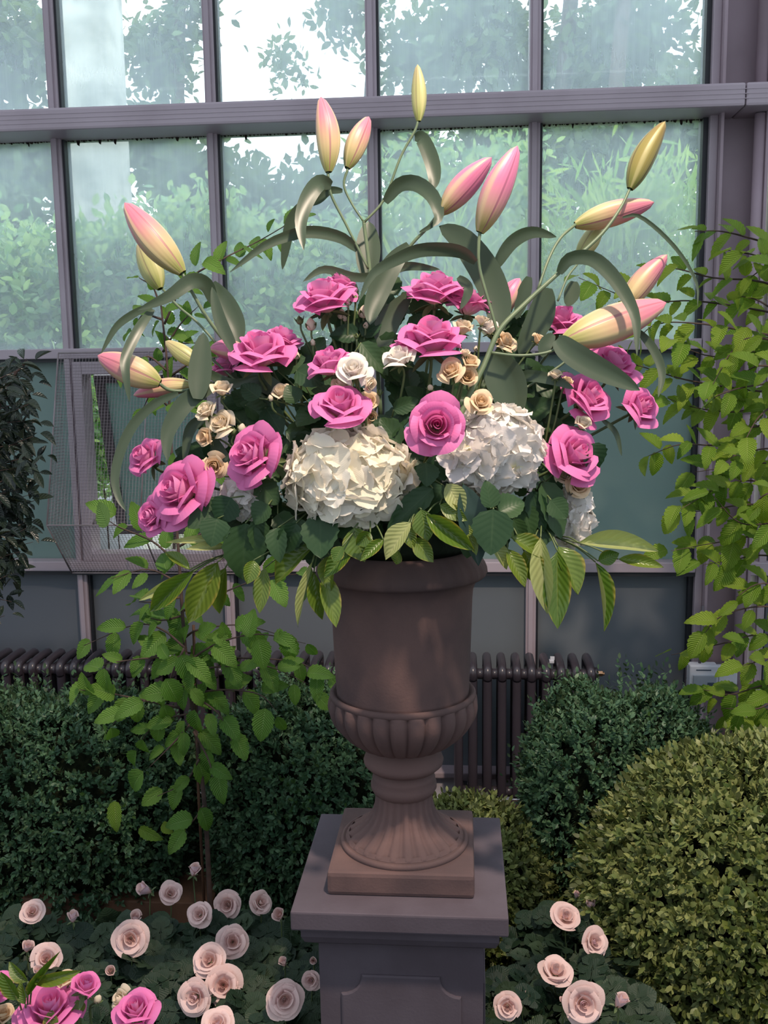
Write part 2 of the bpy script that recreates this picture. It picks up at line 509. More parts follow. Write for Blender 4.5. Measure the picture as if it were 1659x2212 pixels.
for i, x in enumerate(MUL + MUL2):
    segs = [(z_bot, z_sill0 + 0.004), (z_sill1 - 0.004, z_rail0 + 0.004), (z_rail1 - 0.004, z_beam0 + 0.006), (z_beam1 - 0.004, z_top)]
    for k, (a, b) in enumerate(segs):
        g = G(); g.box(x - 0.024, x + 0.020, 4.12, 4.215, a, b, 0.004); g.box(x - 0.014, x + 0.006, 4.108, 4.121, a, b, 0.002)
        g.build('mullion', PAINT, BACK)
        G().box(x + 0.0185, x + 0.030, 4.135, 4.205, a, b).build('gasket', RUBBER, BACK)
# jambs each side of the steel column
for x in (XR, ):
    G().box(x + 0.002, x + 0.034, 4.10, 4.215, z_bot - .1, z_top, 0.004).build('jamb', PAINT, BACK)
    G().box(x - 0.018, x + 0.003, 4.13, 4.21, z_bot - .1, z_top).build('gasket', RUBBER, BACK)
xb0 = MUL[0] - 0.1; xb1 = MUL2[-1] + 0.3
xj = XZ(1610, 215, 3.98)[0]
for a, b in ((xb0, xj - 0.0012), (xj + 0.0012, xb1)):
    G().box(a, b, 3.97, 4.215, z_beam0, z_beam1, 0.010).build('beam', PAINT, BACK, smooth=False)
g = G()
for k in range(3):
    z = z_beam0 + (z_beam1 - z_beam0) * (0.3 + 0.2 * k); g.box(xb0, xb1, 3.9685, 3.9705, z, z + 0.0025)
g.build('beam_groove', PAINT, BACK)
G().box(xb0, XR, 4.105, 4.215, z_rail0, z_rail1, 0.004).build('rail', PAINT, BACK)
G().box(XC1, xb1, 4.105, 4.215, z_rail0, z_rail1, 0.004).build('rail', PAINT, BACK)
g = G(); g.box(xb0, XR, 4.09, 4.215, z_sill0 + 0.012, z_sill1, 0.004); g.box(xb0, XR, 4.115, 4.215, z_sill0, z_sill0 + 0.012)
g.build('rail', PAINT, BACK)
G().box(XC1, xb1, 4.09, 4.215, z_sill0, z_sill1, 0.004).build('rail', PAINT, BACK)
G().box(xb0, XR, 4.100, 4.112, z_sill0 - 0.006, z_sill0 + 0.012).build('gasket', RUBBER, BACK)
G().box(xb0, XR, 4.124, 4.2, z_rail0 - 0.014, z_rail0).build('gasket', RUBBER, BACK)
G().box(xb0, xb1, 4.08, 4.22, z_bot - 0.028, z_bot, 0.006).build('rail', PAINT, BACK)
G().box(xb0, xb1, 4.11, 4.32, -0.05, z_bot - 0.028).build('low_wall', WALLG, BACK)

rr = random.Random(5)
wn_i = 0
edges = [(MUL[i] + 0.02, MUL[i + 1] - 0.022) for i in range(7)] + [(MUL[7] + 0.02, XR - 0.01)] + [(MUL2[i] + 0.02, MUL2[i + 1] - 0.022) for i in range(3)]
VENT_BAY = 4   # bay between the first and second visible mullion
for i, (a, b) in enumerate(edges):
    for (z0, z1, kind) in ((z_beam1, z_top, 0), (z_rail1, z_beam0, 0), (z_sill1, z_rail0, 1), (z_bot, z_sill0, 2)):
        if kind == 1 and i == VENT_BAY: continue
        if kind == 0:
            wn_i += 1
            w = struct('window_%d' % wn_i)
            G().box(a, b, 4.168, 4.174, z0, z1).build('pane', GLASS, w)
            # dirt hanging below the beam
            if z1 == z_beam0:
                V = []; F = []; x = a
                while x < b - 0.004:
                    wd = rr.uniform(0.004, 0.02); d = rr.choice([0.002, 0.003, 0.004, 0.005, 0.008, 0.026 * rr.random() ** 2])
                    n = len(V)
                    for yy in (4.158, 4.164):
                        V += [(x, yy, z1 + 0.004), (min(x + wd, b), yy, z1 + 0.004), (min(x + wd * 0.7, b), yy, z1 - d), (x + wd * 0.3, yy, z1 - d * 0.8)]
                    F += [(n, n + 1, n + 2, n + 3), (n + 4, n + 7, n + 6, n + 5), (n + 2, n + 6, n + 7, n + 3), (n, n + 3, n + 7, n + 4), (n + 1, n + 5, n + 6, n + 2)]
                    x += wd * rr.uniform(0.8, 1.6)
                tag(obj('mossy_dirt', V, F, SOIL, w, False), kind='stuff')
        else:
            G().box(a, b, 4.165, 4.175, z0, z1).build('panel', FROST if kind == 1 else FROST2, BACK)

# the unseen rest of the glasshouse: roof and walls, tinted to dim the sky indoors
def slab(nm, parts):
    o = struct(nm)
    for nm2, b, mt in parts:
        G().box(*b).build(nm2, mt, o)
    return o


ZR = z_top + .02
slab('ceiling', [('roof_glass', (xb0, xb1, -4.0, 4.22, ZR, ZR + .01), ROOFG)] + [('rafter', (x - .03, x + .03, -4.0, 4.2, ZR - .10, ZR - .001), PAINT) for x in (-3, -1.5, 0, 1.5, 3)])
slab('wall_left', [('glazing', (xb0, xb0 + .01, -4.0, 4.1, 0.5, ZR - .02), SIDEG), ('low_wall', (xb0 - .1, xb0 + .02, -4.0, 4.1, -.05, .5), WALLG)])
slab('wall_right', [('glazing', (xb1 - .01, xb1, -4.0, 4.1, 0.5, ZR - .02), SIDEG), ('low_wall', (xb1 - .02, xb1 + .1, -4.0, 4.1, -.05, .5), WALLG)])
slab('wall_rear', [('glazing', (xb0, xb1, -4.0, -3.99, 0.5, ZR - .02), SIDEG), ('low_wall', (xb0, xb1, -4.1, -3.98, -.05, .5), WALLG)])

# steel column between the bays, pipe on it
COLM = struct('trim_1')
xa = XR + 0.034
g = G(); g.box(xa, XC1, 4.17, 4.19, -0.02, z_top); g.box(xa, xa + 0.012, 4.06, 4.19, -0.02, z_top, .002); g.box(XC1 - 0.012, XC1, 4.06, 4.19, -0.02, z_top, .002)
g.build('column', COLUMN, COLM)
p = XZ(1634, 400, 4.1)
COLP = thing('pipe', 'grey vertical pipe running down the steel column at the right', 'pipe', (p[0], 4.085, 0))
G().tube([(0, 0, 0), (0, 0, z_beam0 - 0.004)], 0.022, 14).build('tube', COLUMN, COLP, True)
G().tube([(0, 0, 1.72), (0, 0, 1.78)], 0.026, 14).build('coupling', COLUMN, COLP, True)
g = G()
g.tube([(0, 0, z_beam1 + .002), (0, 0, z_top)], 0.024, 14); g.build('upper_tube', COLUMN, COLP, True)

# ---- the open vent in the mesh-guarded bay
va, vb = MUL[VENT_BAY] + 0.020, MUL[VENT_BAY + 1] - 0.022
VENT = struct('window_%d' % (wn_i + 1))
zt, zb = z_rail0 - 0.014, z_sill1
for (x0, x1, z0, z1) in ((va, va + 0.040, zb, zt), (vb - 0.040, vb, zb, zt), (va + .04, vb - .04, zt - 0.055, zt), (va + .04, vb - .04, zb, zb + 0.035)):
    G().box(x0, x1, 4.10, 4.21, z0, z1, 0.004).build('fixed_frame', PAINT, VENT)
sa, sb = va + 0.045, vb - 0.045
sh = zt - zb - 0.10
ang = math.radians(15)
piv = Vector((0, 4.22, zt - 0.060))


def sash(x, y, z):  # hinged at the top, bottom swung outwards
    return (x, piv.y + y * math.cos(ang) - z * math.sin(ang) * 1.0, piv.z + z * math.cos(ang) + y * math.sin(ang))


def sbox(x0, x1, y0, y1, z0, z1, nm, mt):
    g = G(); g.box(x0, x1, y0, y1, z0, z1); g.V = [sash(*v) for v in g.V]
    return g.build(nm, mt, VENT)


sbox(sa, sa + 0.045, 0, 0.03, -sh, 0, 'sash_stile', PAINT_D)
sbox(sb - 0.045, sb, 0, 0.03, -sh, 0, 'sash_stile', PAINT_D)
sbox(sa + .045, sb - .045, 0, 0.03, -0.035, 0, 'sash_rail', PAINT_D)
sbox(sa + .045, sb - .045, 0, 0.03, -sh, -sh + 0.045, 'sash_rail', PAINT_D)
sbox(sa + 0.045, sb - .045, 0.012, 0.018, -sh + .045, -0.035, 'sash_pane', FROSTS)
e = sash(sa + 0.02, 0.0, -sh * 0.80)
g = G(); g.tube([(va + 0.05, 4.12, zb + 0.16), (sa + 0.01, 4.2, zb + 0.20), (sa + 0.02, e[1], e[2])], 0.007, 6)
g.build('stay_arm', PAINT_D, VENT)

# ---- wire guard over the vent
cx0 = XZ(127, 765, 4.08)[0]; cx1 = MUL[VENT_BAY + 1] + 0.06
zc_top = XZ(300, 760, 4.09)[1]; zc_bot = XZ(145, 1236, 4.09)[1]; zc_f = XZ(88, 1135, 3.85)[1]
GUARD = thing('wire_guard', 'wedge-shaped wire mesh cage fixed over the open vent window at left', 'cage', ((cx0 + cx1) / 2, 4.09, zc_bot))
ox, oy, oz = GUARD.location
T0, Fm, B0 = (4.075, zc_top), (3.85, zc_f), (4.075, zc_bot)


def loc3(x, yz): return (x - ox, yz[0] - oy, yz[1] - oz)


for a, b in ((T0, Fm), (Fm, B0)):
    for x in (cx0, (cx0 + cx1) / 2 + 0.02, cx1):
        G().tube([loc3(x, a), loc3(x, b)], 0.0038, 6).build('frame_rod', WIREM, GUARD, True)
for q in (T0, Fm, B0):
    G().tube([loc3(cx0, q), loc3(cx1, q)], 0.0038, 6).build('frame_rod', WIREM, GUARD, True)
g = G(); rw = 0.00085; stp = 0.0135


def lerp2(a, b, t): return (a[0] + (b[0] - a[0]) * t, a[1] + (b[1] - a[1]) * t)


for a, b in ((T0, Fm), (Fm, B0)):
    ln = math.hypot(a[0] - b[0], a[1] - b[1]); n = int(ln / stp)
    for k in range(1, n):
        q = lerp2(a, b, k / n); g.tube([loc3(cx0, q), loc3(cx1, q)], rw, 3, False)
    n = int((cx1 - cx0) / stp)
    for k in range(1, n):
        x = cx0 + (cx1 - cx0) * k / n; g.tube([loc3(x, a), loc3(x, b)], rw, 3, False)
for x in (cx0, cx1):                       # triangular sides
    z = zc_bot + stp
    while z < zc_top:
        if z > zc_f: yf = Fm[0] + (T0[0] - Fm[0]) * (z - zc_f) / (zc_top - zc_f)
        else: yf = Fm[0] + (B0[0] - Fm[0]) * (zc_f - z) / (zc_f - zc_bot)
        g.tube([loc3(x, (yf, z)), loc3(x, (4.075, z))], rw, 3, False); z += stp
    y = Fm[0] + stp
    while y < 4.07:
        t = (y - Fm[0]) / (T0[0] - Fm[0])
        g.tube([loc3(x, (y, zc_f + (zc_top - zc_f) * t)), loc3(x, (y, zc_f + (zc_bot - zc_f) * t))], rw, 3, False); y += stp
tag(g.build('wire_mesh', WIREM, GUARD), kind='stuff')

# ---- control boxes on the column
bx0, bz1 = XZ(1492, 1440, 4.0); bx1, bz0 = XZ(1552, 1494, 4.0)
CB = thing('control_box', 'white wall-mounted control box with a grey cover on the column at right', 'control box', ((bx0 + bx1) / 2, 4.02, bz0))
w2 = (bx1 - bx0) / 2; hh = bz1 - bz0
G().box(-w2, w2, -0.005, 0.055, 0, hh, 0.006).build('casing', WHITEP, CB)
G().box(-w2 * .75, w2 * .9, -0.012, -0.004, hh * .08, hh * .62, 0.003).build('cover', GREYP, CB)
G().box(w2 * .25, w2 * .72, -0.014, -0.010, hh * .12, hh * .34, 0.001).build('display', DISPLAY, CB)
g = G(); g.box(-w2 * .55, w2 * .5, -0.0065, -0.004, hh * .80, hh * .84); g.build('slot', DISPLAY, CB)
G().tube([(-0.01, 0.03, hh), (-0.005, 0.03, hh + 0.25)], 0.006, 8).build('cable_conduit', PAINT_D, CB, True)
CB2 = thing('junction_box', 'plain whitish junction box half hidden by leaves beside the control box', 'junction box', (bx1 + 0.048, 4.05, bz0 + 0.012))
G().box(-0.042, 0.042, 0, 0.05, 0, hh * .78, 0.005).build('casing', WHITEP, CB2)
G().box(-0.036, 0.036, -0.006, 0.001, 0.008, hh * .78 - .008, 0.003).build('lid', WHITEP, CB2)
G().box(bx0 - .0, bx1 + 0.10, 4.075, 4.10, bz0 - 0.01, bz1 - 0.01).build('mounting_plate', PAINT_D, COLM)

# ================================================================ RADIATOR
RY = 3.93
zr_top = XZ(1130, 1418, RY + 0.07)[1]
rz0 = 0.12


def radiator_section():
    g = G()
    h = zr_top - rz0
    for yy in (-0.075, 0.0, 0.075):
        g.tube([(0, yy, 0.03), (0, yy, h - 0.04)], 0.019, 10, False)
    top = [(0, -0.078, h - 0.055), (0, -0.086, h - 0.030), (0, -0.075, h - 0.012), (0, -0.04, h - 0.003), (0, 0.0, h), (0, 0.05, h + 0.0), (0, 0.080, h - 0.004), (0, 0.088, h - 0.03), (0, 0.078, h - 0.055)]
    g.tube(crom(top, 3), [0.0180] * (8 * 3 + 1), 10)
    g.tube([(0, -0.078, h - 0.05), (0, 0.078, h - 0.05)], 0.019, 8)
    g.tube([(0, -0.078, 0.04), (0, 0.078, 0.04)], 0.019, 8)
    g.tube([(0, -0.075, h), (0, -0.075, h)], 0.001, 4, False)
    m = mesh_of('section', g.V, g.F, RADM)
    pt = 0.0605; hubs = []
    for yy in (-0.060,):
        for z in (h - 0.036, 0.04):
            g2 = G()
            g2.tube([(-pt / 2, yy, z), (-pt * .3, yy, z), (-pt * .3, yy, z), (pt * .3, yy, z), (pt * .3, yy, z), (pt / 2, yy, z)], [0.0285, 0.0285, 0.022, 0.022, 0.0285, 0.0285], 12)
            hubs.append(mesh_of('hub', g2.V, g2.F, RADM))
    return m, hubs


SEC, HUB = radiator_section()


def radiator(x0, x1, label, plug):
    n = int(round((x1 - x0) / 0.0605))
    R_ = thing('radiator', label, 'radiator', ((x0 + x1) / 2, RY, rz0))
    for k in range(n + 1):
        x = x0 + (x1 - x0) * k / n - (x0 + x1) / 2
        link('section', SEC, R_, Matrix.Translation((x, 0, 0)))
        if k < n:
            for hb in HUB: link('hub', hb, R_, Matrix.Translation((x + 0.030, 0, 0)))
    h = zr_top - rz0
    for s in (-1, 1):
        G().box(s * (x1 - x0) / 2 * .9 - .01, s * (x1 - x0) / 2 * .9 + .01, -0.06, 0.06, -rz0, 0.03).build('foot', RADM, R_)
    if plug:
        g = G(); x = (x1 - x0) / 2
        g.tube([(x + .014, -0.055, h - .032), (x + .030, -0.055, h - .032)], 0.026, 12); g.build('end_cap', RADM, R_, True)
        g = G(); g.tube([(x + .030, -0.055, h - .032), (x + .05, -0.055, h - .032)], 0.012, 6); g.tube([(x + .05, -.055, h - .032), (x + .058, -.055, h - .032)], .007, 8)
        g.build('bleed_valve', BRASS, R_)
    return R_


xr1 = XZ(1275, 1450, RY - .06)[0]
xr0 = XZ(990, 1450, RY - .06)[0]
radiator(xr0, xr1, 'dark column radiator right of the urn with a brass end valve', True)
xl1 = XZ(742, 1450, RY - .06)[0]
radiator(MUL[1], xl1, 'long dark column radiator along the wall left of the urn', False)
for px, py, lb in ((362, 1419, 'small white tag on the radiator left of the urn'), (1192, 1428, 'small white tag on the radiator right of the urn')):
    t = atY(px, py, RY - .03)
    o = thing('tag', lb, 'tag', (t.x, RY - .02, zr_top + .002))
    G().box(-.010, .010, -.012, .012, 0, .012, .002).build('clip', WHITEP, o)
    G().box(-.006, .012, -.004, .004, .012, .026, .001).build('tab', WHITEP, o)

# ================================================================ GROUND
fl = G(); n = 60
V, F, UV = grid(lambda u, v: (-4.6 + 9.6 * u, -4.0 + 8.1 * v, 0.035 * noise.noise(Vector((u * 40, v * 20, 0)))), 120, 60)
o = obj('floor', V, F, SOIL); o['kind'] = 'structure'
GRASSY = rough_mat('outdoor_ground', (0.10, 0.13, 0.06), (0.16, 0.14, 0.10), 1.2, 0.95, 0.6, 0.03)
V, F, UV = grid(lambda u, v: (-30 + 60 * u, 4.3 + 46 * v, 0.05 * noise.noise(Vector((u * 30, v * 30, 0)))), 40, 40)
o = obj('ground', V, F, GRASSY); o['kind'] = 'structure'
a = atY(165, 1962, 2.95); b = atY(400, 1962, 2.95)
bd = thing('board', 'reddish brown wooden edging board on the soil behind the pink bush roses', 'board', ((a.x + b.x) / 2, 2.9, 0.0))
zbd = atY(280, 1936, 2.9).z
G().box(-0.34, 0.30, -0.03, 0.12, -.01, zbd, 0.004).build('plank', WOOD, bd)
G().box(-0.34, 0.30, 0.125, 0.15, -.01, zbd + .012, 0.003).build('edge_strip', WOOD, bd)
a = atY(1140, 1800, 3.35)
bx = thing('box', 'small reddish brown wooden box between the clipped box ball and the radiator', 'box', (a.x - .01, 3.35, 0))
zt2 = atY(1140, 1776, 3.3).z
G().box(-0.075, 0.055, 0, 0.10, -.01, zt2, 0.003).build('casing', WOOD, bx)
G().box(-0.08, 0.06, -.005, 0.105, zt2, zt2 + .012, 0.002).build('lid', WOOD, bx)
a = atY(205, 1130, 5.2)
cr = thing('container', 'white plastic container outdoors seen through the open vent', 'container', (a.x, 5.2, 0))
hh = a.z + .18
G().box(-0.22, 0.35, 0, 0.4, 0, hh * .55, 0.01).build('base', WHITEP, cr)
g = G(); V, F = lathe([(0.20, hh * .55), (0.18, hh * .9), (0.14, hh), (0.0, hh * 1.02)], 20); g.add([(x, y + .2, z) for x, y, z in V], F); g.build('lid', WHITEP, cr, True)

# ================================================================ PEDESTAL AND URN
PX_, PY_, CAPZ = -0.1305, 2.062, CAMZ - 1.109
PED = thing('pedestal', 'square dark stone pedestal with a moulded cap carrying the flower urn', 'pedestal', (PX_, PY_, 0))
G().box(-.225, .225, -.225, .225, CAPZ - .042, CAPZ, 0.004).build('cap_slab', SLATE, PED)


def sqprof(prof, name, mat, par, bev=0.0):
    V = []; F = []
    for r, z in prof:
        V += [(-r, -r, z), (r, -r, z), (r, r, z), (-r, r, z)]
    for i in range(len(prof) - 1):
        for k in range(4):
            F.append((i * 4 + k, i * 4 + (k + 1) % 4, i * 4 + 4 + (k + 1) % 4, i * 4 + 4 + k))
    F.append((3, 2, 1, 0)); m = (len(prof) - 1) * 4; F.append((m, m + 1, m + 2, m + 3))
    return obj(name, V, F, mat, par, False)


z = CAPZ - .042
sqprof([(.178, z - .050), (.186, z - .050), (.200, z - .040), (.207, z - .024), (.207, z - .004), (.210, z)], 'cornice', SLATE, PED)
sqprof([(.172, 0.08), (.175, z - .075), (.175, z - .05)], 'shaft', SLATE, PED)
sqprof([(.22, 0.0), (.22, .07), (.20, .09), (.176, .11)], 'base_moulding', SLATE, PED)


def notched(w, z0, z1, c, y):
    pts = []
    for (cx, cz, a0) in ((-w, z1, 0), (w, z1, -90), (w, z0, 180), (-w, z0, 90)):
        sg = {0: (1, -1), -90: (-1, -1), 180: (-1, 1), 90: (1, 1)}[a0]
        arc = []
        for k in range(7):
            t = math.radians(15 * k)
            arc.append((cx + sg[0] * c * math.cos(t), cz + sg[1] * c * math.sin(t)))
        if a0 in (0, 180): arc.reverse()
        pts += arc
    return pts


pz0, pz1 = 0.16, z - .125
pp = notched(.128, pz0, pz1, .045, 0)
for q in range(4):
    V = []; F = []
    n = len(pp)
    cxm, czm = 0, (pz0 + pz1) / 2
    for (s_, y) in ((1.0, -.1745), (1.0, -.1785), (.972, -.1805)):
        for (x, zz) in pp: V.append((x * s_, y, czm + (zz - czm) * (1 - (1 - s_) * .6)))
    for i in range(2):
        for k in range(n): F.append((i * n + k, i * n + (k + 1) % n, (i + 1) * n + (k + 1) % n, (i + 1) * n + k))
    F.append(tuple(2 * n + k for k in range(n)))
    Mq = Matrix.Rotation(q * math.pi / 2, 4, 'Z')
    V2 = [tuple(Mq @ Vector(v)) for v in V]
    o = obj('panel', V2, F, SLATE, PED, False)

URN = thing('urn', 'large brown stone urn with a fluted foot holding the flowers', 'urn', (PX_, PY_, CAPZ))
ux = lambda py: atY(870, py, PY_).z - CAPZ
dpt = (Vector((PX_, PY_, 1.0)) - CAM).dot(FW)
rp = lambda r: r * (dpt / FPX)
ZP = 0.052
g = G(); g.box(-.157, .157, -.157, .157, 0, ZP, 0.009); g.build('plinth', STONE, URN)
# fluted foot
prof = []
ft = [(62, ux(1708)), (62, ux(1725)), (65, ux(1745)), (73, ux(1765)), (88, ux(1785)), (108, ux(1800)), (124, ux(1812)), (130, ux(1822))]
ztop = ft[0][1]; zlow = ZP + 0.012
ft = [(62, 1.0), (62, .87), (64, .72), (69, .56), (78, .41), (92, .27), (107, .17), (119, .09), (126, .03), (127, 0.0)]
prof = [(rp(r), zlow + (ztop - zlow) * t) for r, t in ft]


def flute(r, z, a, i):
    d = 0.035 + 0.05 * min(1, i / 4)
    if i >= len(prof) - 1: d = 0.0
    return r * (1 - d * (0.5 + 0.5 * math.cos(24 * a)) ** 3)


dense = []
for i in range(len(prof) - 1):
    for k in range(3):
        t = k / 3; dense.append((prof[i][0] * (1 - t) + prof[i + 1][0] * t, prof[i][1] * (1 - t) + prof[i + 1][1] * t))
dense.append(prof[-1])


def flute2(r, z, a, i):
    t = i / (len(dense) - 1)
    d = 0.03 + 0.05 * min(1, t * 1.6)
    if t > 0.93: d *= (1 - t) / 0.07
    return r * (1 - d * (0.5 + 0.5 * math.cos(24 * a)) ** 2)


V, F = lathe(dense[::-1], 240, lambda r, z, a, i: flute2(r, z, a, len(dense) - 1 - i))
obj('fluted_foot', V, F, STONE, URN)
V, F = lathe([(rp(137), ZP - .001), (rp(139), ZP + .004), (rp(137), ZP + .010), (rp(131), ZP + .012), (rp(129), ZP + .009), (rp(126), ZP + .012), (rp(120), ZP + .02)], 96)
obj('foot_ring', V, F, STONE, URN)
# collar rings
cz = lambda py: ux(py)
V, F = lathe([(rp(58), cz(1712)), (rp(66), cz(1706)), (rp(71), cz(1697)), (rp(71), cz(1688)), (rp(66), cz(1680)), (rp(68), cz(1676)), (rp(64), cz(1668)), (rp(60), cz(1665)), (rp(60), cz(1660)),
              (rp(74), cz(1655)), (rp(84), cz(1646)), (rp(86), cz(1638)), (rp(82), cz(1628)), (rp(70), cz(1618)), (rp(64), cz(1606)), (rp(60), cz(1598))], 72)
obj('collar', V, F, STONE, URN)
# gadrooned bowl
gp = [(56, 1612), (84, 1606), (108, 1594), (130, 1576), (147, 1556), (157, 1536), (160, 1518), (157, 1503), (152, 1496)]
gp = [(rp(r), cz(y)) for r, y in gp]
gd = crom([Vector((r, 0, z)) for r, z in gp], 4)
gd = [(v.x, v.z) for v in gd]
NL = 26
V, F = lathe(gd, NL * 10, lambda r, z, a, i: r * (1 - 0.075 * min(1, (len(gd) - 1 - i) / 5) * (1 - abs(math.sin(NL * a / 2)) ** 0.55)))
obj('gadrooned_bowl', V, F, STONE, URN)
V, F = lathe([(rp(150), cz(1503)), (rp(155), cz(1499)), (rp(155), cz(1492)), (rp(151), cz(1487)), (rp(146), cz(1489)), (rp(140), cz(1494))], 96)
obj('lip_ring', V, F, STONE, URN)
bd_ = [(140, 1497), (141, 1480), (143, 1440), (145, 1380), (147, 1320), (148, 1290), (150, 1268), (156, 1252), (166, 1242)]
V, F = lathe([(rp(r), cz(y)) for r, y in bd_], 96)
obj('body', V, F, STONE, URN)


def rimmod(r, z, a, i):
    if i in (0, 1) or i > 7: return r
    return r + 0.0045 * (abs(math.sin(a * 12)) ** 0.6) * math.sin(math.pi * (i - 1) / 7) + 0.0025 * math.cos(a * 24)


V, F = lathe([(rp(166), cz(1242)), (rp(174), cz(1240)), (rp(177), cz(1234)), (rp(175), cz(1224)), (rp(170), cz(1213)), (rp(163), cz(1202)), (rp(155), cz(1193)), (rp(148), cz(1187)),
              (rp(140), cz(1184)), (rp(132), cz(1190)), (rp(128), cz(1215)), (rp(120), cz(1235)), (rp(0.1), cz(1236))], 192, rimmod)
obj('rim', V, F, STONE, URN)
RIMZ = CAPZ + cz(1184)
FOAM = rough_mat('dark_foam_filler', (0.008, 0.016, 0.007), (0.014, 0.022, 0.010), 30, 0.95, 0.6, 0.004)  # unseen filler, near black to give the bouquet a shaded inside
fo = thing('dark_foam_filler', 'unseen dark floral foam added in the urn mouth to keep the bouquet dark inside', 'floral foam', (PX_, PY_, RIMZ - .06))
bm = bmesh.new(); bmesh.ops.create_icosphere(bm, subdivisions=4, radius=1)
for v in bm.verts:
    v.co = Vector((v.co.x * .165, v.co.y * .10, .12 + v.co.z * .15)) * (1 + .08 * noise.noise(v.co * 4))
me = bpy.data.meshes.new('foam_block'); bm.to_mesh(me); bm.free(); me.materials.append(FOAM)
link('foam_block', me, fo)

# ================================================================ FOLIAGE MASSES
def np_leaves(name, P, D, Nn, L, W, mat, parent, rnd, kind='stuff'):
    """many leaves in one mesh: each is a six-cornered folded blade"""
    n = len(P)
    D = D / np.linalg.norm(D, axis=1, keepdims=True)
    X = np.cross(D, Nn); X /= (np.linalg.norm(X, axis=1, keepdims=True) + 1e-9)
    Z = np.cross(X, D)
    T = [(0, 0, 0), (-.42, .30, .10), (.42, .30, .10), (-.40, .65, .12), (.40, .65, .12), (0, 1.0, 0.02)]
    V = np.empty((n, 6, 3))
    for k, (a, b, c) in enumerate(T):
        V[:, k] = P + X * (a * W)[:, None] + D * (b * L)[:, None] + Z * (c * W)[:, None]
    base = np.array([[0, 2, 1], [1, 2, 4], [1, 4, 3], [3, 4, 5]])
    idx = (np.arange(n)[:, None, None] * 6 + base[None]).reshape(-1)
    me = bpy.data.meshes.new(name)
    me.vertices.add(n * 6); me.vertices.foreach_set('co', V.reshape(-1))
    nf = n * 4
    me.loops.add(nf * 3); me.loops.foreach_set('vertex_index', idx.astype(np.int32))
    me.polygons.add(nf); me.polygons.foreach_set('loop_start', np.arange(0, nf * 3, 3, dtype=np.int32))
    try: me.polygons.foreach_set('loop_total', np.full(nf, 3, dtype=np.int32))
    except Exception: pass
    a = me.attributes.new('rnd', 'FLOAT', 'FACE'); a.data.foreach_set('value', np.repeat(rnd, 4).astype(np.float32))
    me.polygons.foreach_set('use_smooth', np.ones(nf, dtype=bool))
    me.materials.append(mat); me.update(calc_edges=True)
    o = link(name, me, parent)
    if kind: o['kind'] = kind
    return o


def unit(v): return v / (np.linalg.norm(v, axis=1, keepdims=True) + 1e-9)


def lump(U, amp, fr, ph):
    s = np.sin(U[:, 0] * fr + ph) * np.sin(U[:, 1] * fr * 1.1 + ph * 2.1) + np.sin(U[:, 2] * fr * 0.9 + ph * .7) * np.sin(U[:, 0] * fr * 1.7 + ph * 1.3)
    return 1 + amp * s


def bush_points(rs, n, rad, amp, fr, inner=0.9):
    U = unit(rs.normal(size=(n, 3)))
    r = lump(U, amp, fr, rs.uniform(0, 6)) * rs.uniform(inner, 1.0, n)
    return U, U * r[:, None] * np.array(rad)[None]


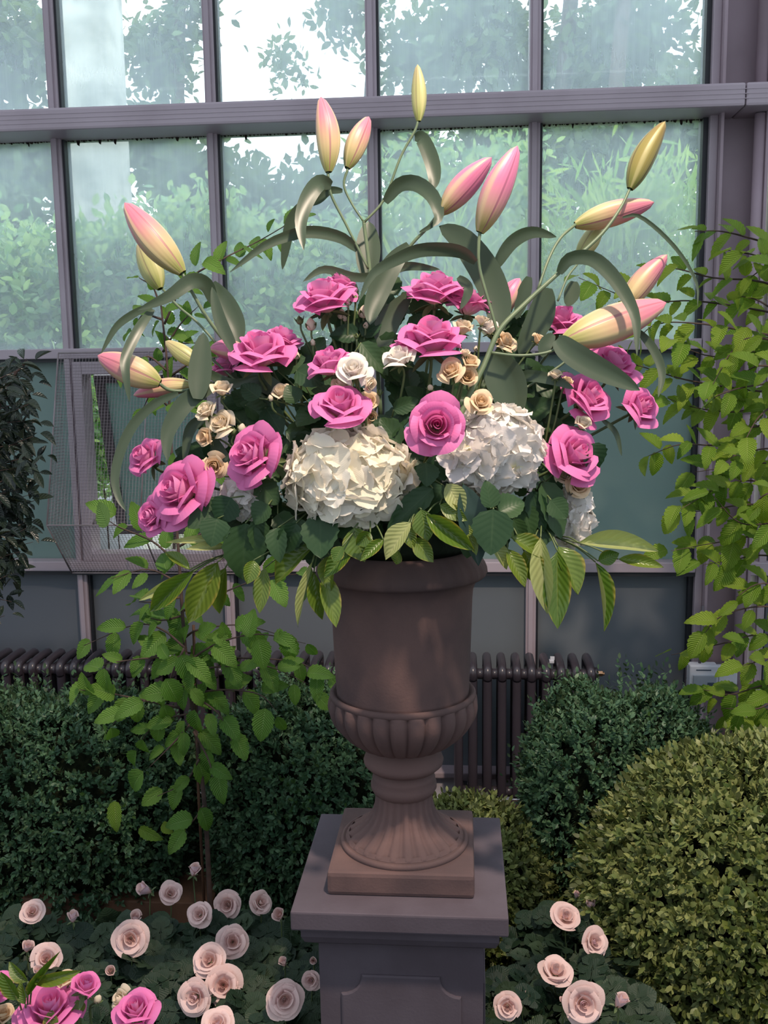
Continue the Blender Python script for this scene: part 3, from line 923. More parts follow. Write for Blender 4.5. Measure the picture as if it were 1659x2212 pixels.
def box_bush(name, label, c, rad, ntw, L, mat, seed, amp=0.05, shoots=0, zmin=0.01, parts=0, upb=0.4, square=False):
    rs = np.random.RandomState(seed)
    root = thing(name, label, 'shrub', (c[0], c[1], 0), 'box bushes in the bed')
    U, P = bush_points(rs, ntw, rad, amp, 5.0)
    if square:   # loaf-like rather than round
        k = 1.0 / np.power(np.sum(np.abs(U) ** 3.2, axis=1), 1 / 3.2)
        P = P * k[:, None] * 0.92
    D = unit(U + np.array([0, 0, upb]) + rs.normal(size=U.shape) * 0.45)
    tl = L * rs.uniform(1.0, 2.4, ntw)
    if shoots:
        Us, Ps = bush_points(rs, shoots, rad, amp, 5.0, 0.97)
        Us[:, 2] = np.abs(Us[:, 2]); Ps[:, 2] = np.abs(Ps[:, 2])
        if square:
            k = 1.0 / np.power(np.sum(np.abs(Us) ** 3.2, axis=1), 1 / 3.2); Ps = Ps * k[:, None] * .92
        U = np.vstack([U, Us]); P = np.vstack([P, Ps]); D = np.vstack([D, unit(Us * .5 + np.array([0, 0, 1.0]) + rs.normal(size=Us.shape) * .25)])
        tl = np.concatenate([tl, L * rs.uniform(3, 6, shoots)])
    cz_ = c[2]
    k = 8
    t = np.linspace(0.1, 1, k)
    PP = (P[:, None] + D[:, None] * tl[:, None, None] * t[None, :, None]).reshape(-1, 3)
    DD = np.repeat(D, k, axis=0)
    R_ = rs.normal(size=DD.shape); R_ -= DD * np.sum(R_ * DD, axis=1, keepdims=True); R_ = unit(R_)
    LD = unit(DD * 0.75 + R_)
    tip = np.tile(t, len(P)) > .98
    LD[tip] = DD[tip]
    NN = unit(DD * 0.8 - R_ * 0.6 + rs.normal(size=DD.shape) * .2)
    PP[:, 2] += cz_
    ok = PP[:, 2] > zmin
    PP, LD, NN = PP[ok], LD[ok], NN[ok]
    m = len(PP)
    LL = L * rs.uniform(0.75, 1.15, m); WW = LL * rs.uniform(0.5, 0.62, m)
    tw_id = np.repeat(np.arange(len(P)), k)[ok]
    rb = rs.uniform(0, 1, len(P)) ** 1.6
    rnd = np.clip(rb[tw_id] * .75 + rs.uniform(0, .35, m), 0, 1)
    sel = np.zeros(m, bool)
    if parts:
        Wp = PP + np.array([c[0], c[1], 0])
        rel = Wp - np.array([0, 0, CAMZ])
        dd = rel @ np.array(FW); sx = IW / 2 + FPX * (rel @ np.array(RT)) / dd; sy = IH / 2 - FPX * (rel @ np.array(UP)) / dd
        score = dd + 10 * ((sx < 0) | (sx > IW - 5) | (sy > IH - 5)) + rs.uniform(0, .22, m)
        ix = np.argsort(score)[:parts]; sel[ix] = True
        me = None
        T = [(0, 0, 0), (-.42, .30, .10), (.42, .30, .10), (-.40, .65, .12), (.40, .65, .12), (0, 1.0, 0.02), (0, .3, 0), (0, .65, 0)]
        me = mesh_of('leaf', T, [(0, 2, 6), (0, 6, 1), (6, 2, 4, 7), (1, 6, 7, 3), (7, 4, 5), (3, 7, 5)], BOX2S if mat is BOX2 else BOX1S)
        for i in ix:
            M = basis(LD[i], NN[i], PP[i], (WW[i], LL[i], WW[i]))
            link('leaf', me, root, M)
    np_leaves('foliage', PP[~sel], LD[~sel], NN[~sel], LL[~sel], WW[~sel], mat, root, rnd[~sel])
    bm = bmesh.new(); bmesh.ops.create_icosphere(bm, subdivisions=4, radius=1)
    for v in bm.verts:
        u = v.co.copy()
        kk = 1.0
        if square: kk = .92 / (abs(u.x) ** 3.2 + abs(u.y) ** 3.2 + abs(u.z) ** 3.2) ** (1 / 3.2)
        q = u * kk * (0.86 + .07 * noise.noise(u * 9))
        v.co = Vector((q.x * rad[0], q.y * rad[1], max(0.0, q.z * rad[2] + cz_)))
    me = bpy.data.meshes.new('inner_core'); bm.to_mesh(me); bm.free(); me.materials.append(CORE)  # solid core for inner twigs, coloured dark like the shade behind leaves
    link('inner_core', me, root)
    return root


CORE = rough_mat('dark_core', (0.006, 0.010, 0.005), (0.018, 0.022, 0.010), 40, 0.95, 1.0, 0.01, 0, 0.1, 90)
BOX2S = leaf_mat('box_leaf_clipped_single', (0.060, 0.092, 0.016), (0.19, 0.22, 0.045), (0.11, 0.13, 0.05), 0.45, 0.2, spec=0.35)
BOX1S = leaf_mat('box_leaf_dark_single', (0.020, 0.058, 0.018), (0.060, 0.120, 0.028), (0.06, 0.10, 0.05), 0.45, 0.15, spec=0.35)


def pxm(px, d): return px * d / FPX


def place(px, py, Y): p = atY(px, py, Y); return (p.x, p.y, p.z)


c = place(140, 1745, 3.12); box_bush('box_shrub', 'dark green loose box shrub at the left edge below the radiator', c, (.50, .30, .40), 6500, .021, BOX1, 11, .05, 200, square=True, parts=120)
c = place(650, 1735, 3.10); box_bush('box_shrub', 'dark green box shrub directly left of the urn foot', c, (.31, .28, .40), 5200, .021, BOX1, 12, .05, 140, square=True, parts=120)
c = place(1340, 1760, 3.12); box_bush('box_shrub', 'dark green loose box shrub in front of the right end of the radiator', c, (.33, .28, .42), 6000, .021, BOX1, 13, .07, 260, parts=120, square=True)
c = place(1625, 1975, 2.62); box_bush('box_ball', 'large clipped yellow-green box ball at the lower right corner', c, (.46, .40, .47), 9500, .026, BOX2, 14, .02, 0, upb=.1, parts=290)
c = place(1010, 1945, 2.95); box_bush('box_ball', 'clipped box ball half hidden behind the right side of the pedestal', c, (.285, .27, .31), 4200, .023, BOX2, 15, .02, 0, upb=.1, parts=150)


# ---------------------------------------------------------------- outdoors
def shrub_out(name, label, blobs, L, asp, mat, seed, grp, per=1.0, stems=None, updir=0.3, cat='shrub', spread=.8):
    rs = np.random.RandomState(seed)
    x0 = np.mean([b[0] for b in blobs]); y0 = np.mean([b[1] for b in blobs])
    root = thing(name, label, cat, (x0, y0, 0), grp)
    Ps, Ds = [], []
    for (x, y, z, rx, ry, rz, n) in blobs:
        n = int(n * per)
        U = unit(rs.normal(size=(n, 3)))
        ph = rs.uniform(0, 6)
        r = lump(U, .14, 7, ph) * rs.uniform(.35, 1, n) ** .5
        # leaves gather in clumps so that gaps stay between them
        P = U * r[:, None] * np.array([rx, ry, rz]) + np.array([x, y, z])
        nc = max(6, n // 45)
        C = P[rs.choice(n, nc)]
        a = rs.choice(nc, n)
        P = P * (1 - spread * .9) + C[a] * (spread * .9) + rs.normal(size=P.shape) * min(L * 1.6, .13)
        Ps.append(P); Ds.append(unit(U * .5 + rs.normal(size=U.shape) * .8 + np.array([0, 0, updir])))
    P = np.vstack(Ps); D = np.vstack(Ds)
    ok = P[:, 2] > 0.02
    P, D = P[ok], D[ok]; n = len(P)
    P = P - np.array([x0, y0, 0])
    LL = L * rs.uniform(.7, 1.25, n)
    np_leaves('foliage', P, D, unit(rs.normal(size=D.shape) * .7 + np.array([0, -.3, .8])), LL, LL * asp, mat, root, rs.uniform(0, 1, n) ** 1.3)
    g = G()
    for (bx_, by_, bz, r0, hgt) in (stems or []):
        g2 = crom([(bx_ - x0, by_ - y0, 0), (bx_ - x0 + .03 * hgt, by_ - y0, hgt * .5), (bx_ - x0 + .01, by_ - y0, hgt)], 5)
        G().tube(g2, [r0 * (1 - .55 * i / (len(g2) - 1)) for i in range(len(g2))], 8).build('stem' if r0 < .04 else 'trunk', BARK, root, True)
    return root


def B(px, py, Y, rpx, n, sy=1.0, sz=1.0):
    p = atY(px, py, Y); r = pxm(rpx, Y)
    return (p.x, p.y, p.z, r, r * sy, r * sz, n)


GS = 'leafy shrubs outside the glass'
shr = [('pale green shrub outdoors behind the leftmost panes', [B(-60, 620, 6.2, 130, 2600), B(60, 640, 6.0, 150, 3800), B(20, 820, 5.9, 170, 2400), B(-200, 640, 6.2, 170, 2400)]),
       ('pale green shrub outdoors at the foot of the plane tree', [B(240, 650, 6.3, 150, 4200), B(330, 560, 6.4, 110, 2200), B(260, 860, 6.0, 180, 2400)]),
       ('pale green shrub outdoors between the plane tree and the lily at top', [B(450, 580, 6.3, 130, 3400), B(560, 640, 6.2, 150, 3800), B(520, 850, 6.0, 180, 1500)]),
       ('tall pale green shrub outdoors behind the central lily buds', [B(720, 620, 6.5, 140, 3400), B(880, 590, 6.6, 130, 3000), B(900, 420, 7.2, 90, 1200), B(800, 850, 6.1, 200, 1200)]),
       ('green shrub outdoors behind the pair of bright pink lily buds', [B(1040, 480, 6.8, 120, 2800), B(1100, 660, 6.3, 150, 3400), B(1230, 660, 6.3, 130, 2800), B(1100, 380, 7.2, 60, 800)]),
       ('green shrub outdoors behind the right column', [B(1480, 650, 6.3, 130, 2600), B(1640, 560, 6.4, 150, 3400), B(1800, 600, 6.4, 180, 2600)])]
for i, (lb, bl) in enumerate(shr):
    shrub_out('shrub', lb, bl, .075, .62, EXTL, 30 + i, GS, 1.0, [(b[0], b[1], 0, .015, b[2] + b[5] * .5) for b in bl[:2]], spread=.55)
shrub_out('bamboo', 'bright green narrow-leaved bamboo outside the right-hand lower pane', [B(1330, 520, 5.6, 90, 800), B(1430, 470, 5.7, 85, 650), B(1250, 590, 5.5, 80, 500), B(1400, 650, 5.5, 110, 700)],
          .15, .19, EXTB, 51, None, .8, [(B(x, 500, 5.6, 1, 1)[0], 5.6, 0, .006, 2.0) for x in (1260, 1320, 1380, 1440, 1300, 1410)], 0.7, 'bamboo', .5)
shrub_out('grass_clump', 'clump of long pale green blades outdoors beside the pink lily buds', [B(1010, 600, 5.4, 50, 34), B(950, 640, 5.4, 60, 40), B(1060, 650, 5.4, 50, 34)],
          .34, .07, EXTB, 52, None, 1.0, None, 1.6, 'grass', .2)
# low leafy climber seen through the vent gap
shrub_out('climber', 'small-leaved green climber just outside the open vent', [B(190, 900, 4.75, 60, 700, .4, 2.2), B(200, 1010, 4.75, 50, 500, .4, 1.2)], .045, .8, EXTL, 53, None, 1.0, [(place(190, 900, 4.75)[0], 4.78, 0, .006, 2.0), (place(200, 900, 4.75)[0] + .05, 4.76, 0, .005, 1.7)], 0.0, 'climber', .2)


def tree(label, base_px, Y, r0, hgt, blobs, seed, L=.17, bark=None):
    x = atY(base_px, 600, Y).x
    t = shrub_out('tree', label, blobs, L, .6, EXTT, seed, 'trees outside', .62, None, 0.0, 'tree', .6)
    x0, y0, _ = t.location
    g2 = crom([(x - x0, Y - y0, -.05), (x - x0 + .1, Y - y0, hgt * .3), (x - x0 - .05, Y - y0, hgt * .65), (x - x0 + .1, Y - y0, hgt)], 5)
    G().tube(g2, [r0 * (1.15 - .65 * i / (len(g2) - 1)) for i in range(len(g2))], 12).build('trunk', bark or BARK, t, True)
    return t


tree('dark leafy tree outdoors at the upper left corner', 20, 12, .16, 7, [B(0, 120, 12, 150, 3000), B(60, 360, 12, 110, 1900), B(-180, 200, 12, 200, 2600), B(20, 470, 11, 90, 1200)], 61)
tree('dark tree outdoors just right of the pale plane trunk', 400, 14, .15, 7, [B(330, 120, 14, 90, 1500), B(350, 330, 14, 100, 2000), B(440, 420, 13, 110, 2200), B(560, 470, 12, 110, 2200), B(420, 30, 14, 60, 500)], 62)
tree('thinly leaved tree outdoors behind the tallest lily bud', 800, 15, .12, 7, [B(740, 40, 15, 90, 800), B(700, 440, 13, 90, 1500), B(900, 130, 14, 110, 1700), B(870, 330, 14, 90, 900), B(620, 150, 17, 60, 260)], 63)
tree('dark tree outdoors behind the middle of the right-hand panes', 1215, 13, .17, 7, [B(1050, 90, 13, 150, 2600), B(1080, 320, 13, 110, 1900), B(1200, 180, 14, 130, 2200), B(1230, 360, 12, 110, 2400)], 64)
tree('dark tree outdoors beside the steel column', 1330, 12, .14, 7, [B(1360, 90, 13, 160, 3200), B(1400, 320, 12, 130, 2800), B(1520, 260, 12, 130, 1800), B(1750, 200, 12, 220, 3600)], 65)
# plane tree: broad mottled trunk
pl = thing('plane_tree', 'broad pale plane tree trunk with peeling bark outdoors at upper left', 'tree', (atY(205, 300, 8.5).x, 8.5, 0))
hw = pxm(76, 8.5)
V, F = lathe([(hw * 1.5, -.05), (hw * 1.22, .5), (hw * 1.1, 1.2), (hw * 1.06, 2.0), (hw * .98, 2.8), (hw * .93, 3.6), (hw * .88, 6.0), (hw * .8, 8.5)], 40,
             lambda r, z, a, i: r * (1 + .04 * math.sin(3 * a + z) + .02 * math.sin(7 * a)))
obj('trunk', V, F, PLANEB, pl)
rsx = random.Random(8)
for k in range(3):
    a = (rsx.uniform(-.8, .8), rsx.uniform(.2, .8))
    G().tube(crom([(0, 0, 6.4 + k * .5), (a[0], a[1], 7.4 + k * .4), (a[0] * 2.6, a[1] * 2, 8.6 + k * .4)], 4), 0.10, 8).build('branch', PLANEB, pl, True)


# ================================================================ SINGLE LEAF MESHES
def leaf_mesh(name, mat, shape='ovate', nu=4, nv=8, fold=.12, curl=.15, wave=0.0, serr=0.0, seed=0):
    def w(t):
        if shape == 'lance': return max(0.0, math.sin(math.pi * min(1, t ** .9))) ** .85
        if shape == 'round': return max(0.0, math.sin(math.pi * t ** .85)) ** .6
        if shape == 'diamond': return max(0.0, math.sin(math.pi * t ** .8)) ** .9
        return max(0.0, math.sin(math.pi * min(1, t ** .72))) ** .72   # ovate, widest near the base, drawn-out tip

    def fn(u, v):
        s = 2 * u - 1
        ww = 0.5 * w(v)
        if serr and abs(s) > .99: ww *= 1 + serr * (1 if (int(round(v * nv)) % 2) else -1)
        y = v; z = fold * abs(s) * ww * 2 - curl * v * v + wave * math.sin(v * 9 + seed + s * 2) * abs(s)
        return (s * ww, y - .12 * curl * v, z)
    V, F, UV = grid(fn, nu, nv)
    return mesh_of(name, V, F, mat, True, UV)


HL = [leaf_mesh('leaf', HORN, 'ovate', 4, 14, f, c_, .01, .07, k) for k, (f, c_) in enumerate(((.12, .15), (.2, .3), (.05, .05), (.15, .45)))]
HL2 = [leaf_mesh('leaf', HORN2, 'ovate', 4, 14, f, c_, .01, .07, k) for k, (f, c_) in enumerate(((.12, .15), (.2, .3), (.05, .05), (.15, .45)))]
LA = [leaf_mesh('leaf', LAUR, 'lance', 4, 9, f, c_, .02, 0, k) for k, (f, c_) in enumerate(((.25, .15), (.35, .25), (.15, .05)))]
LAP = [leaf_mesh('leaf', LAURP, 'lance', 4, 9, f, c_, .02, 0, k) for k, (f, c_) in enumerate(((.25, .15), (.3, .2), (.15, .05)))]
RL = [leaf_mesh('leaf', ROSEL, 'ovate', 4, 12, f, c_, .01, .05, k) for k, (f, c_) in enumerate(((.12, .15), (.2, .25), (.08, .05)))]
CL = [leaf_mesh('leaf', CAML, 'lance', 4, 7, f, c_, .01, 0, k) for k, (f, c_) in enumerate(((.25, .15), (.35, .35), (.15, .05)))]
GLL = [leaf_mesh('leaf', LILYL, 'lance', 4, 9, f, c_, .01, 0, k) for k, (f, c_) in enumerate(((.2, .15), (.3, .25)))]
SEPAL = leaf_mesh('sepal', TWIG, 'lance', 2, 5, .2, -.25)


def leafat(root, me, b, t, width, zh, inv=None, nm='leaf'):
    b = Vector(b); t = Vector(t); d = t - b; L = d.length
    M = basis(d, zh, b, (width, L, (L + width) / 2))
    if inv is not None: M = inv @ M
    return link(nm, me, root, M)


# ---------------------------------------------------------------- hornbeams and camellia
def leafy_branches(root, branches, Y, meshes, lpx, rnd, grav=.25, stem_mat=BARK, aspect=.58, dens=34, rb=.004, jit=.06, face=.6):
    inv = root.matrix_basis.inverted()
    for bi, (pts, yy) in enumerate(branches):
        P = [atY(px, py, Y + yy + (k * .04 if k else 0) * rnd.uniform(-1, 1)) for k, (px, py) in enumerate(pts)]
        S = crom(P, 5)
        S2 = [inv @ p for p in S]
        G().tube(S2, [rb * (1 - .75 * i / (len(S2) - 1)) for i in range(len(S2))], 6).build('branch', stem_mat, root, True)
        tot = sum((S[i + 1] - S[i]).length for i in range(len(S) - 1))
        n = max(2, int(tot / pxm(dens, Y)))
        for k in range(n + 1):
            f = (k + .3) / (n + .6); i = min(len(S) - 2, int(f * (len(S) - 1)))
            b = S[i].lerp(S[i + 1], f * (len(S) - 1) - i)
            t = (S[i + 1] - S[i]).normalized()
            if k == n: sd = 0; b = S[-1]
            else: sd = 1 if k % 2 else -1
            side = t.cross(-FW).normalized()
            d = (t * rnd.uniform(.5, .9) + side * sd * rnd.uniform(.5, .9) + Vector((rnd.uniform(-.25, .25), rnd.uniform(-.45, .35), -grav + rnd.uniform(-.25, .15)))).normalized()
            L = pxm(lpx, Y) * rnd.uniform(.65, 1.1)
            z = Vector((rnd.uniform(-.4, .4), -face + rnd.uniform(-.3, .3), .75))
            b = b + Vector((0, rnd.uniform(-jit, jit), rnd.uniform(-.01, .01)))
            leafat(root, rnd.choice(meshes), b, b + d * L, L * aspect * rnd.uniform(.85, 1.1), z, inv)


rnd = random.Random(77)
bx_ = atY(452, 1830, 2.78)
T1 = thing('hornbeam_sapling', 'young hornbeam tree with bright ribbed leaves between the left box shrubs', 'tree', (bx_.x, 2.78, 0))
inv = T1.matrix_basis.inverted()
tp = [(455, 2000), (448, 1830), (438, 1700), (420, 1560), (400, 1400), (386, 1200), (372, 1000), (362, 800), (350, 680), (345, 640)]
tr = [inv @ atY(x, y, 2.78) for x, y in tp]; tr[0].z = 0
tr = crom(tr, 4)
G().tube(tr, [.0085 * (1 - .75 * i / (len(tr) - 1)) for i in range(len(tr))], 8).build('trunk', BARK, T1, True)
G().tube([inv @ atY(418, 1350, 2.80), inv @ atY(428, 1700, 2.80), inv @ Vector((atY(440, 1900, 2.80).x, 2.80, 0))], .005, 6).build('cane_stake', WOOD, T1, True)
brs = [([(355, 700), (400, 610), (480, 560), (560, 520), (645, 470)], 0), ([(352, 760), (390, 700), (430, 660)], .03), ([(358, 820), (420, 780), (480, 770)], .03),
       ([(360, 800), (320, 770), (290, 790)], 0), ([(345, 660), (330, 620), (300, 600)], 0), ([(350, 690), (310, 680), (290, 710)], .04), ([(366, 880), (330, 850), (310, 880)], 0),
       ([(372, 900), (410, 880), (450, 890)], 0), ([(350, 720), (380, 740), (440, 740)], .05), ([(376, 1010), (420, 990), (470, 1010)], .02)]
leafy_branches(T1, brs, 2.78, HL, 52, rnd, .1, dens=30)
brs = [([(386, 1220), (330, 1170), (260, 1140), (235, 1125)], 0), ([(388, 1260), (320, 1230), (240, 1250)], 0), ([(388, 1180), (450, 1150), (520, 1180)], .05),
       ([(392, 1290), (330, 1300), (300, 1300)], 0), ([(395, 1320), (460, 1290), (560, 1250), (640, 1240)], .04), ([(394, 1330), (350, 1340), (310, 1330)], 0)]
leafy_branches(T1, brs, 2.78, HL, 70, rnd, .15, dens=30)
brs = [([(400, 1400), (350, 1360), (290, 1350), (180, 1395)], 0), ([(400, 1420), (340, 1420), (250, 1430), (215, 1440)], -.02), ([(404, 1430), (470, 1390), (560, 1370), (660, 1390)], .03),
       ([(404, 1450), (480, 1440), (580, 1440), (690, 1490)], 0), ([(408, 1480), (340, 1500), (270, 1540), (240, 1570)], -.03), ([(410, 1500), (480, 1490), (560, 1500), (600, 1540)], .02),
       ([(414, 1540), (340, 1560), (300, 1610)], 0), ([(415, 1560), (370, 1610), (320, 1660)], -.02), ([(418, 1580), (450, 1640), (460, 1680)], 0), ([(402, 1410), (420, 1460), (430, 1520)], -.06),
       ([(398, 1400), (370, 1460), (360, 1520)], -.06), ([(404, 1410), (500, 1420), (640, 1430), (710, 1470)], .08), ([(390, 1530), (250, 1500), (170, 1490)], .04), ([(430, 1640), (400, 1690), (340, 1720)], 0),
       ([(440, 1740), (420, 1770), (400, 1790)], 0), ([(412, 1500), (470, 1540), (500, 1600)], 0), ([(396, 1380), (430, 1360), (520, 1350), (600, 1370)], .06)]
leafy_branches(T1, brs, 2.75, HL, 76, rnd, .3, dens=38, face=.9)
for (bx0_, by0_, tx, ty, w_) in ((248, 1730, 250, 1800, 36), (300, 1790, 350, 1815, 30), (350, 1780, 372, 1800, 26), (395, 1785, 382, 1820, 22)):
    leafat(T1, HL2[0], atY(bx0_, by0_, 2.76), atY(tx, ty, 2.72), pxm(w_, 2.72), Vector((0, -1, .3)), inv)

T2 = thing('hornbeam_tree', 'yellow-green hornbeam branches reaching in from the right edge', 'tree', (atY(1790, 1500, 3.1).x, 3.1, 0))
inv = T2.matrix_basis.inverted()
tr = crom([inv @ Vector((atY(1790, 1800, 3.1).x, 3.1, 0)), inv @ atY(1770, 1300, 3.1), inv @ atY(1760, 800, 3.1), inv @ atY(1780, 450, 3.1)], 5)
G().tube(tr, [.02 * (1 - .6 * i / (len(tr) - 1)) for i in range(len(tr))], 8).build('trunk', BARK, T2, True)
R2 = [([(1770, 560), (1640, 520), (1560, 500), (1500, 500)], .1), ([(1770, 620), (1660, 560), (1570, 540)], .0), ([(1770, 660), (1650, 610), (1540, 600), (1440, 580), (1350, 620)], .05),
      ([(1770, 700), (1640, 670), (1500, 650), (1380, 650), (1250, 600)], .15), ([(1770, 740), (1640, 720), (1520, 700), (1420, 700), (1370, 740)], 0), ([(1770, 790), (1650, 760), (1540, 770), (1450, 740)], .05),
      ([(1770, 860), (1600, 840), (1480, 820), (1380, 790), (1330, 780)], .12), ([(1770, 830), (1650, 830), (1560, 850), (1520, 880)], -.05), ([(1770, 900), (1660, 880), (1580, 890), (1500, 880), (1440, 860)], 0),
      ([(1770, 960), (1640, 920), (1560, 960), (1470, 960), (1400, 985)], 0), ([(1770, 1010), (1680, 970), (1600, 980), (1560, 1000)], -.05), ([(1770, 1080), (1640, 1040), (1560, 1050), (1470, 1100)], 0),
      ([(1770, 1120), (1640, 1090), (1540, 1100), (1470, 1110)], .03), ([(1770, 1190), (1640, 1160), (1560, 1170), (1450, 1190)], 0), ([(1770, 1230), (1660, 1200), (1580, 1210), (1520, 1220)], .04),
      ([(1770, 1290), (1650, 1260), (1590, 1290)], 0), ([(1770, 1330), (1650, 1310), (1560, 1330), (1520, 1370)], 0), ([(1770, 1390), (1650, 1370), (1560, 1390), (1450, 1415)], .05), ([(1770, 1430), (1680, 1420), (1600, 1440)], .02),
      ([(1770, 1500), (1660, 1480), (1580, 1500), (1520, 1490)], 0), ([(1770, 1560), (1660, 1530), (1580, 1560)], -.03), ([(1770, 1610), (1660, 1570), (1600, 1590)], -.06), ([(1770, 1020), (1650, 1000), (1500, 1020)], .1),
      ([(1770, 1150), (1690, 1130), (1600, 1130), (1540, 1070)], -.04), ([(1700, 1490), (1640, 1530), (1560, 1530)], -.05), ([(1700, 690), (1640, 650), (1600, 640)], -.05), ([(1700, 740), (1620, 730), (1580, 760), (1540, 830)], -.08),
      ([(1700, 800), (1640, 790), (1600, 810)], -.08), ([(1690, 860), (1640, 900), (1610, 950)], -.08), ([(1700, 1060), (1650, 1070), (1620, 1110)], -.08), ([(1700, 560), (1650, 580), (1620, 600)], -.05)]
leafy_branches(T2, R2[:12], 3.0, HL2, 62, rnd, .12, dens=24, face=.45)
leafy_branches(T2, R2[12:], 3.0, HL2, 64, rnd, .25, dens=27, face=.6)

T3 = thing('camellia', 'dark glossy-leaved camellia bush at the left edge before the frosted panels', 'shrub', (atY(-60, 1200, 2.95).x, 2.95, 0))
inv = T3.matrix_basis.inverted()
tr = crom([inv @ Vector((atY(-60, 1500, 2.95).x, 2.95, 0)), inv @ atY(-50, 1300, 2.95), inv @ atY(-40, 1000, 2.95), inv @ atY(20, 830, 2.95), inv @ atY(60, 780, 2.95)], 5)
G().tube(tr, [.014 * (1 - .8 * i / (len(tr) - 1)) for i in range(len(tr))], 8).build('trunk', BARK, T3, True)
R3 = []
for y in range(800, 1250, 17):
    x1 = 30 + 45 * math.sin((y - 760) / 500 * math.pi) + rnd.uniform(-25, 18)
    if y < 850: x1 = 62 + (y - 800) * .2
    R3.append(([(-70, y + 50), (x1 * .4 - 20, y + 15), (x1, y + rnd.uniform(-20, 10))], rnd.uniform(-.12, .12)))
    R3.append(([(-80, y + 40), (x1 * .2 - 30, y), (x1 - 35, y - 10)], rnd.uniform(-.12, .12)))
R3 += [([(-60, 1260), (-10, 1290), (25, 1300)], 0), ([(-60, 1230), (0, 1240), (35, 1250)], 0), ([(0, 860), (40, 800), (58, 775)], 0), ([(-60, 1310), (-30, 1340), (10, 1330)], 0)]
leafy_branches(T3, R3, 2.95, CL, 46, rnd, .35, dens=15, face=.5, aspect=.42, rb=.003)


# ================================================================ ROSES
def petal(name, mat, R, H, span, flare=0.0, roll=0.5, tip=.15, base=.12, droop=0.0, side=.2, nu=8, nv=8, asym=0.0):
    def fn(u, v):
        s = 2 * u - 1
        vmax = 1 - tip * abs(s) ** 1.5 - .05 * abs(s) ** 6
        vv = v * vmax
        wid = .30 + .70 * math.sin(min(1, vv * 1.35) * math.pi / 2) ** .8
        ph = s * span * wid
        r = R * (base + (1 - base) * math.sin(min(1, vv * 1.15) * math.pi / 2) ** .85)
        r += flare * R * max(0, vv - .35) ** 1.6 * 1.4
        m = max(0, v - .78) / .22
        r += roll * m * m * R * .22
        z = H * vv - roll * m * m * H * .09 - droop * H * max(0, vv - .3) ** 1.5
        r += side * R * abs(s) ** 3.5 * vv + asym * R * .15 * s * vv
        return (r * math.cos(ph), r * math.sin(ph), z)
    V, F, UV = grid(fn, nu, nv)
    return mesh_of(name, V, F, mat, True, UV)


def spiral(name, mat, R0, R1, H, turns=2.2):
    def fn(u, v):
        a = u * turns * 2 * math.pi
        r = (R0 + (R1 - R0) * u) * (.55 + .45 * math.sin(v * math.pi * .55)) * (1 + .06 * math.sin(a * 3))
        return (r * math.cos(a), r * math.sin(a), H * (.25 + .75 * v) * (.93 + .09 * u) + .03 * math.sin(a * 2.5) * v)
    V, F, UV = grid(fn, 34, 4)
    UV = [(u, .3 + .7 * v) for u, v in UV]
    return mesh_of(name, V, F, mat, True, UV)


def rose_kit(mat):
    k = {}
    k['core'] = spiral('core', mat, .03, .24, 1.12)
    k[1] = [petal('petal', mat, .31, 1.16, 1.25, 0, .25, .10, .2), petal('petal', mat, .33, 1.13, 1.15, .02, .35, .14, .2, asym=.5)]
    k[2] = [petal('petal', mat, .43, 1.12, 1.12, .08, .9, .18, .2, side=.25), petal('petal', mat, .45, 1.08, 1.05, .11, 1.1, .24, .2, asym=-.6, side=.25)]
    k[3] = [petal('petal', mat, .54, 1.02, 1.0, .20, 1.5, .30, .18, side=.32), petal('petal', mat, .56, .98, .95, .25, 1.8, .36, .18, asym=.7, side=.32)]
    k[4] = [petal('petal', mat, .63, .86, .92, .42, 2.0, .40, .15, droop=.05, side=.38), petal('petal', mat, .65, .80, .86, .50, 2.3, .46, .15, droop=.10, asym=-.7, side=.38)]
    k[5] = [petal('petal', mat, .68, .60, .80, .66, 1.9, .40, .12, droop=.25, side=.3), petal('petal', mat, .68, .54, .8, .75, 2.0, .42, .12, droop=.45, side=.3)]
    return k


KP = rose_kit(PINK); KC = rose_kit(CREAM); KPE = rose_kit(PEACH); KW = rose_kit(WHITER)
KB = {'core': spiral('core', BLUSH, .03, .26, .80, 2.6),
      2: [petal('petal', BLUSH, .40, .84, 1.15, .05, .5, .14, .2, side=.25), petal('petal', BLUSH, .45, .80, 1.05, .1, .7, .18, .2, asym=.6, side=.25)],
      3: [petal('petal', BLUSH, .60, .72, .95, .25, 1.2, .22, .2, side=.28), petal('petal', BLUSH, .64, .66, .9, .32, 1.4, .26, .2, asym=-.6, side=.28)],
      4: [petal('petal', BLUSH, .74, .50, .85, .5, 1.4, .26, .15, droop=.1, side=.25), petal('petal', BLUSH, .76, .44, .85, .6, 1.5, .3, .15, droop=.25, side=.25)]}


def orient(ax, ay, az):
    return (RT * ax + UP * ay - FW * az).normalized()


def bloom(kit, root, M, R, rnd, layers, full=True, name_core='core', parent=None, inv=None, ruf=0):
    """petals as children of root"""
    top = parent or root
    for ly, cnt in layers:
        off = rnd.uniform(0, 6.28)
        for k in range(cnt):
            a = off + 2 * math.pi * k / cnt + rnd.uniform(-.12, .12)
            s = R * rnd.uniform(.95, 1.06)
            MM = M @ Matrix.Rotation(a, 4, 'Z') @ Matrix.Rotation(rnd.uniform(-.05, .06) if not ruf else rnd.uniform(-.14, .12), 4, 'Y') @ Matrix.Diagonal((s, s * (rnd.uniform(.85, 1.08) if ruf else 1), s * rnd.uniform(.95, 1.05) * (rnd.uniform(.85, 1.2) if ruf else 1), 1))
            link('petal', rnd.choice(kit[ly]), top, MM)


URN_IN = Vector((PX_, PY_, RIMZ + .02))


